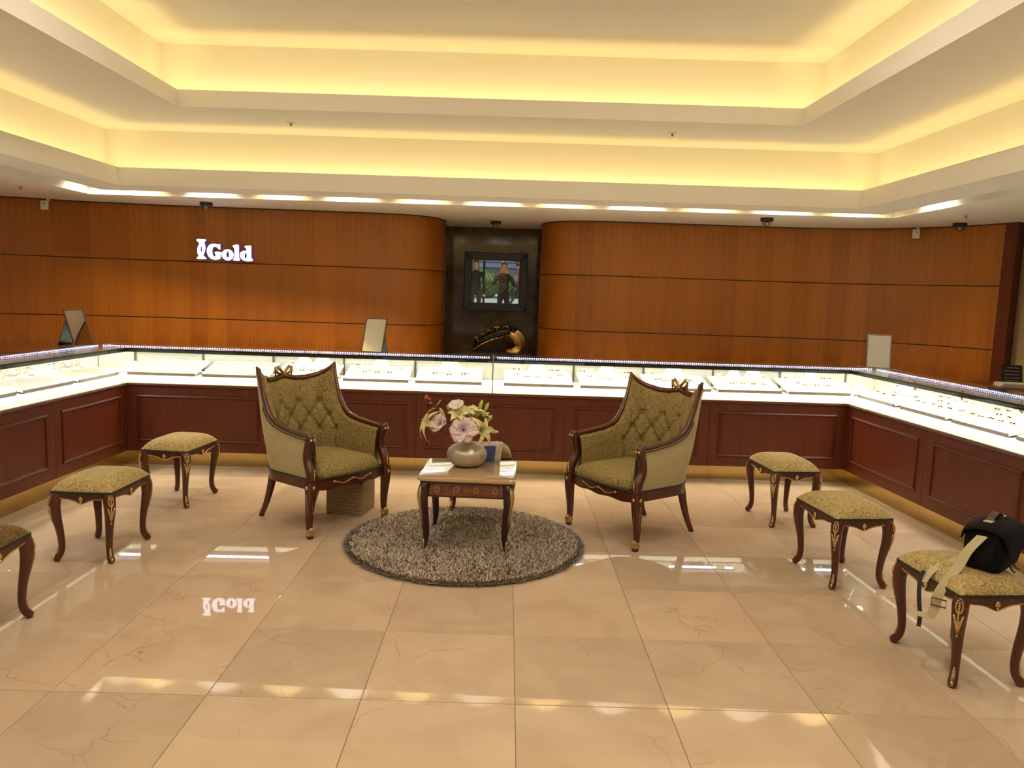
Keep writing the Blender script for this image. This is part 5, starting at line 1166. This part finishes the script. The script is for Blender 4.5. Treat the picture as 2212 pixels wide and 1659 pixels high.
# ------------------------------------------------------------------ side desk with notice
dk = thing('side_desk', 'narrow wooden desk against the pale stone wall behind the right showcase', 'desk', (4.22, 3.55, 0))
MB().box((0, 0.0, 0.932), (0.62, 0.80, 0.032)).build('desk_top', 'counter_wood', dk)
for x in (-0.28, 0.28):
    for y in (-0.36, 0.36): MB().box((x, y, 0.458), (0.04, 0.04, 0.916)).build('leg', 'counter_wood', dk)
nb = thing('notice_board', 'dark notice with pale lines of print propped up on the side desk', 'notice', (4.33, 3.74, 0.948), math.radians(-14)); al = math.radians(-14)
R2 = lambda p: (p[0], p[1]*math.cos(al)-p[2]*math.sin(al), p[2]*math.cos(al)+p[1]*math.sin(al)+0.003)
for nm, c, d, mt in (('panel', (0, 0, 0.085), (0.165, 0.006, 0.17), 'black_plastic'), ('print_line', (0.01, -0.0035, 0.145), (0.09, 0.001, 0.006), 'steel'), ('print_line', (0, -0.0035, 0.115), (0.12, 0.001, 0.004), 'steel'), ('print_line', (0, -0.0035, 0.085), (0.11, 0.001, 0.004), 'steel'), ('print_line', (0, -0.0035, 0.055), (0.12, 0.001, 0.004), 'steel'), ('print_line', (0, -0.0035, 0.03), (0.10, 0.001, 0.004), 'steel')):
    q = MB().box(c, d); MB().add([R2(p) for p in q.v], q.f).build(nm, mt, nb)
ps = thing('paper_stack', 'low stack of printed white sheets under the dark notice', 'papers', (4.20, 3.55, 0.948), math.radians(-14))
for k in range(3): MB().box((0.004*k, -0.003*k, 0.006+0.011*k), (0.22, 0.16, 0.010), 0.05*k).build('booklet', 'newsprint', ps)
pn = thing('pen_cup', 'small dark cup with orange and yellow pens on the side desk', 'pen cup', (4.31, 3.40, 0.948))
MB().lathe([(0.0, 0), (0.028, 0), (0.030, 0.05), (0.027, 0.05), (0.026, 0.004), (0, 0.004)], 14).build('cup', 'black_plastic', pn, True)
plain('pen_yellow', (0.7, 0.4, 0.03), 0.4)
for k, mt in enumerate(('berry_red', 'pen_yellow', 'pen_yellow')): MB().tube([(0.006*k-0.006, 0, 0.01), (0.02*k-0.02, 0.01*(k-1), 0.10)], 0.004, 6).build('pen', mt, pn, True)
# ------------------------------------------------------------------ the street outside the shop window (seen in the wall mirror)
plain('pavement', (0.52, 0.50, 0.46), 0.8, var=0.12, vscale=1.5); plain('asphalt', (0.30, 0.30, 0.29), 0.85, var=0.1, vscale=2); plain('kerb_stone', (0.42, 0.41, 0.39), 0.8)
plain('hedge_leaf', (0.06, 0.13, 0.03), 0.7, var=0.4, vscale=6); plain('facade', (0.06, 0.065, 0.08), 0.6); plain('facade_slat', (0.10, 0.12, 0.17), 0.5)
MB().box((0, -8.3, -0.09), (24, 5.2, 0.1)).build('pavement', 'pavement', kind='structure')
MB().box((0, -11.0, -0.11), (24, 0.2, 0.16)).build('kerb', 'kerb_stone', kind='structure')
MB().box((0, -15.1, -0.17), (24, 8.0, 0.1)).build('road', 'asphalt', kind='structure')
bl = thing('building', 'dark building front with slatted shutter across the street', 'building', (0, -19.6, -0.12))
MB().box((0, -0.3, 3.5), (24, 0.6, 7.0)).build('wall', 'facade', bl)
for k in range(14): MB().box((0, 0.03, 1.35+0.26*k), (12, 0.06, 0.2)).build('slat', 'facade_slat', bl)
def bush(x, y, r, label, seed):
    rn = random.Random(seed); t = thing('street_bush', label, 'bush', (x, y, -0.12)); V = []; F = []
    for i in range(900):
        a, b = rn.random()*2*pi, math.acos(rn.uniform(-0.6, 1)); q = r*rn.uniform(0.75, 1.0)
        c = Vector((q*math.sin(b)*math.cos(a), q*math.sin(b)*math.sin(a), r*0.75+q*0.9*math.cos(b))); d1 = Vector((rn.uniform(-1, 1), rn.uniform(-1, 1), rn.uniform(-1, 1))).normalized()*0.07; d2 = Vector((rn.uniform(-1, 1), rn.uniform(-1, 1), rn.uniform(-1, 1))).normalized()*0.07
        o = len(V); V += [c-d1, c+d2, c+d1, c-d2]; F.append((o, o+1, o+2, o+3))
    MB().add(V, F).build('foliage', 'hedge_leaf', t, kind='stuff'); MB().ball((0, 0, r*0.75), r*0.85, 12, 8).build('core', 'hedge_leaf', t, True)
bush(-1.1, -17.4, 0.75, 'round green bush across the street, left one in the mirror', 1); bush(0.35, -17.6, 0.6, 'round green bush across the street, right one in the mirror', 2)
def clothes(name, stops):
    m, nt, b = newmat(name); tc = N(nt, 'ShaderNodeTexCoord'); sp = N(nt, 'ShaderNodeSeparateXYZ'); lk(nt, tc.outputs['Object'], sp.inputs[0])
    r = N(nt, 'ShaderNodeValToRGB'); r.color_ramp.interpolation = 'CONSTANT'; e = r.color_ramp.elements
    while len(e) < len(stops): e.new(0.5)
    for i, (p, c) in enumerate(stops): e[i].position = p; e[i].color = (*c, 1)
    lk(nt, mathn(nt, 'DIVIDE', sp.outputs[2], 1.75), r.inputs['Fac']); lk(nt, r.outputs['Color'], b.inputs['Base Color']); b.inputs['Roughness'].default_value = 0.8
SKIN = (0.42, 0.24, 0.15)
clothes('outfit_dark', [(0, (0.01, 0.01, 0.01)), (0.04, (0.014, 0.014, 0.018)), (0.52, (0.010, 0.010, 0.012)), (0.845, SKIN)])
clothes('outfit_red', [(0, (0.3, 0.3, 0.3)), (0.03, (0.010, 0.010, 0.012)), (0.53, (0.12, 0.012, 0.022)), (0.845, SKIN)])
plain('hair_black', (0.012, 0.010, 0.009), 0.5); plain('skin', SKIN, 0.55)
def person(label, loc, rz, mat, pose):
    t = thing('person', label, 'person', loc, rz)
    # joints: x right, -y forward
    st, ar = pose
    J = {'pelvis': (0, 0, 0.95, 0.135, 0.10), 'waist': (0, 0, 1.10, 0.125, 0.09), 'chest': (0, 0.0, 1.30, 0.155, 0.105), 'neckb': (0, 0.005, 1.45, 0.06, 0.06), 'neck': (0, -0.005, 1.52, 0.05, 0.05), 'head0': (0, -0.02, 1.58, 0.065, 0.075), 'head1': (0, -0.015, 1.66, 0.075, 0.09), 'head2': (0, -0.005, 1.73, 0.045, 0.055)}
    E = [('pelvis', 'waist'), ('waist', 'chest'), ('chest', 'neckb'), ('neckb', 'neck'), ('neck', 'head0'), ('head0', 'head1'), ('head1', 'head2')]
    for s, sd in ((-1, 'l'), (1, 'r')):
        f = st*s
        J['hip'+sd] = (s*0.09, 0, 0.90, 0.085, 0.085); J['knee'+sd] = (s*0.095, -0.30*f-0.02*abs(f), 0.50, 0.056, 0.056); J['ank'+sd] = (s*0.095, -0.52*f+(0.08 if f < 0 else 0), 0.085+(0.05 if f < -0.1 else 0), 0.040, 0.040); J['toe'+sd] = (s*0.10, -0.52*f+(0.08 if f < 0 else 0)-0.15, 0.035, 0.036, 0.030)
        J['sho'+sd] = (s*0.185, 0.0, 1.40, 0.060, 0.060)
        if ar == 'camera': J['elb'+sd] = (s*0.27, -0.10, 1.16, 0.042, 0.042); J['wri'+sd] = (s*0.10, -0.235, 1.47, 0.030, 0.030); J['han'+sd] = (s*0.065, -0.265, 1.545, 0.030, 0.022)
        else: J['elb'+sd] = (s*0.235, 0.10*f, 1.13, 0.042, 0.042); J['wri'+sd] = (s*0.24, 0.02-0.16*-f, 0.90, 0.030, 0.030); J['han'+sd] = (s*0.24, -0.01-0.18*-f, 0.82, 0.034, 0.022)
        E += [('pelvis', 'hip'+sd), ('hip'+sd, 'knee'+sd), ('knee'+sd, 'ank'+sd), ('ank'+sd, 'toe'+sd), ('chest', 'sho'+sd), ('sho'+sd, 'elb'+sd), ('elb'+sd, 'wri'+sd), ('wri'+sd, 'han'+sd)]
    ks = list(J); me = bpy.data.meshes.new('body'); me.from_pydata([J[k][:3] for k in ks], [(ks.index(a), ks.index(b)) for a, b in E], [])
    o = put(me, 'body', t); sk = o.modifiers.new('skin', 'SKIN'); sk.use_smooth_shade = True
    lay_ = me.skin_vertices[0].data if me.skin_vertices else None
    if lay_ is None: return t
    for i, k in enumerate(ks): lay_[i].radius = J[k][3:]; lay_[i].use_root = (k == 'pelvis')
    o.modifiers.new('sub', 'SUBSURF').levels = 2; o.modifiers['sub'].render_levels = 2; me.materials.append(MATS[mat])
    MB().loft([[(r*math.cos(2*pi*k/14)*0.92, 0.022+r*math.sin(2*pi*k/14)*1.1, z) for k in range(14)] for z, r in ((1.53, 0.060), (1.58, 0.078), (1.65, 0.090), (1.70, 0.092), (1.745, 0.072), (1.775, 0.03))], True, True).build('hair', 'hair_black', t, True)
    fc = MB(); fc.ball((0, -0.108, 1.635), 0.012, 6, 5, (0.8, 1.2, 1.3)).build('nose', 'skin', t, True)
    for s in (-1, 1):
        MB().ball((s*0.032, -0.095, 1.655), 0.008, 6, 5).build('eye', 'black_gloss', t, True); MB().ball((s*0.082, 0.0, 1.645), 0.018, 6, 5, (0.5, 1, 1.5)).build('ear', 'skin', t, True)
        hx, hy, hz = J['han'+('l' if s < 0 else 'r')][:3]
        for q in range(4): MB().tube([(hx+(q-1.5)*0.013, hy-0.01, hz), (hx+(q-1.5)*0.014, hy-0.022, hz+(0.03 if ar == 'camera' else -0.04)), (hx+(q-1.5)*0.014-s*0.01*(ar == 'camera'), hy-0.016, hz+(0.05 if ar == 'camera' else -0.065))], 0.007, 6).build('finger', 'skin', t, True)
        MB().tube([(hx-s*0.018, hy-0.005, hz-0.01), (hx-s*0.036, hy-0.018, hz+(0.015 if ar == 'camera' else -0.02)), (hx-s*0.040, hy-0.024, hz+(0.03 if ar == 'camera' else -0.035))], 0.008, 6).build('thumb', 'skin', t, True)
    return t
def ensure_skin():
    pass
person('person in dark clothes holding a camera up, reflected in the middle of the wall mirror', (-0.20, -3.28, 0.0), pi, 'outfit_dark', (0.0, 'camera'))
person('person in dark clothes standing by the shop window, at the left of the mirror', (-0.98, -5.0, 0.0), pi, 'outfit_dark', (0.0, 'hang'))
person('person in dark red top walking past outside, at the right of the mirror', (0.24, -9.4, -0.04), math.radians(95), 'outfit_red', (0.5, 'hang'))
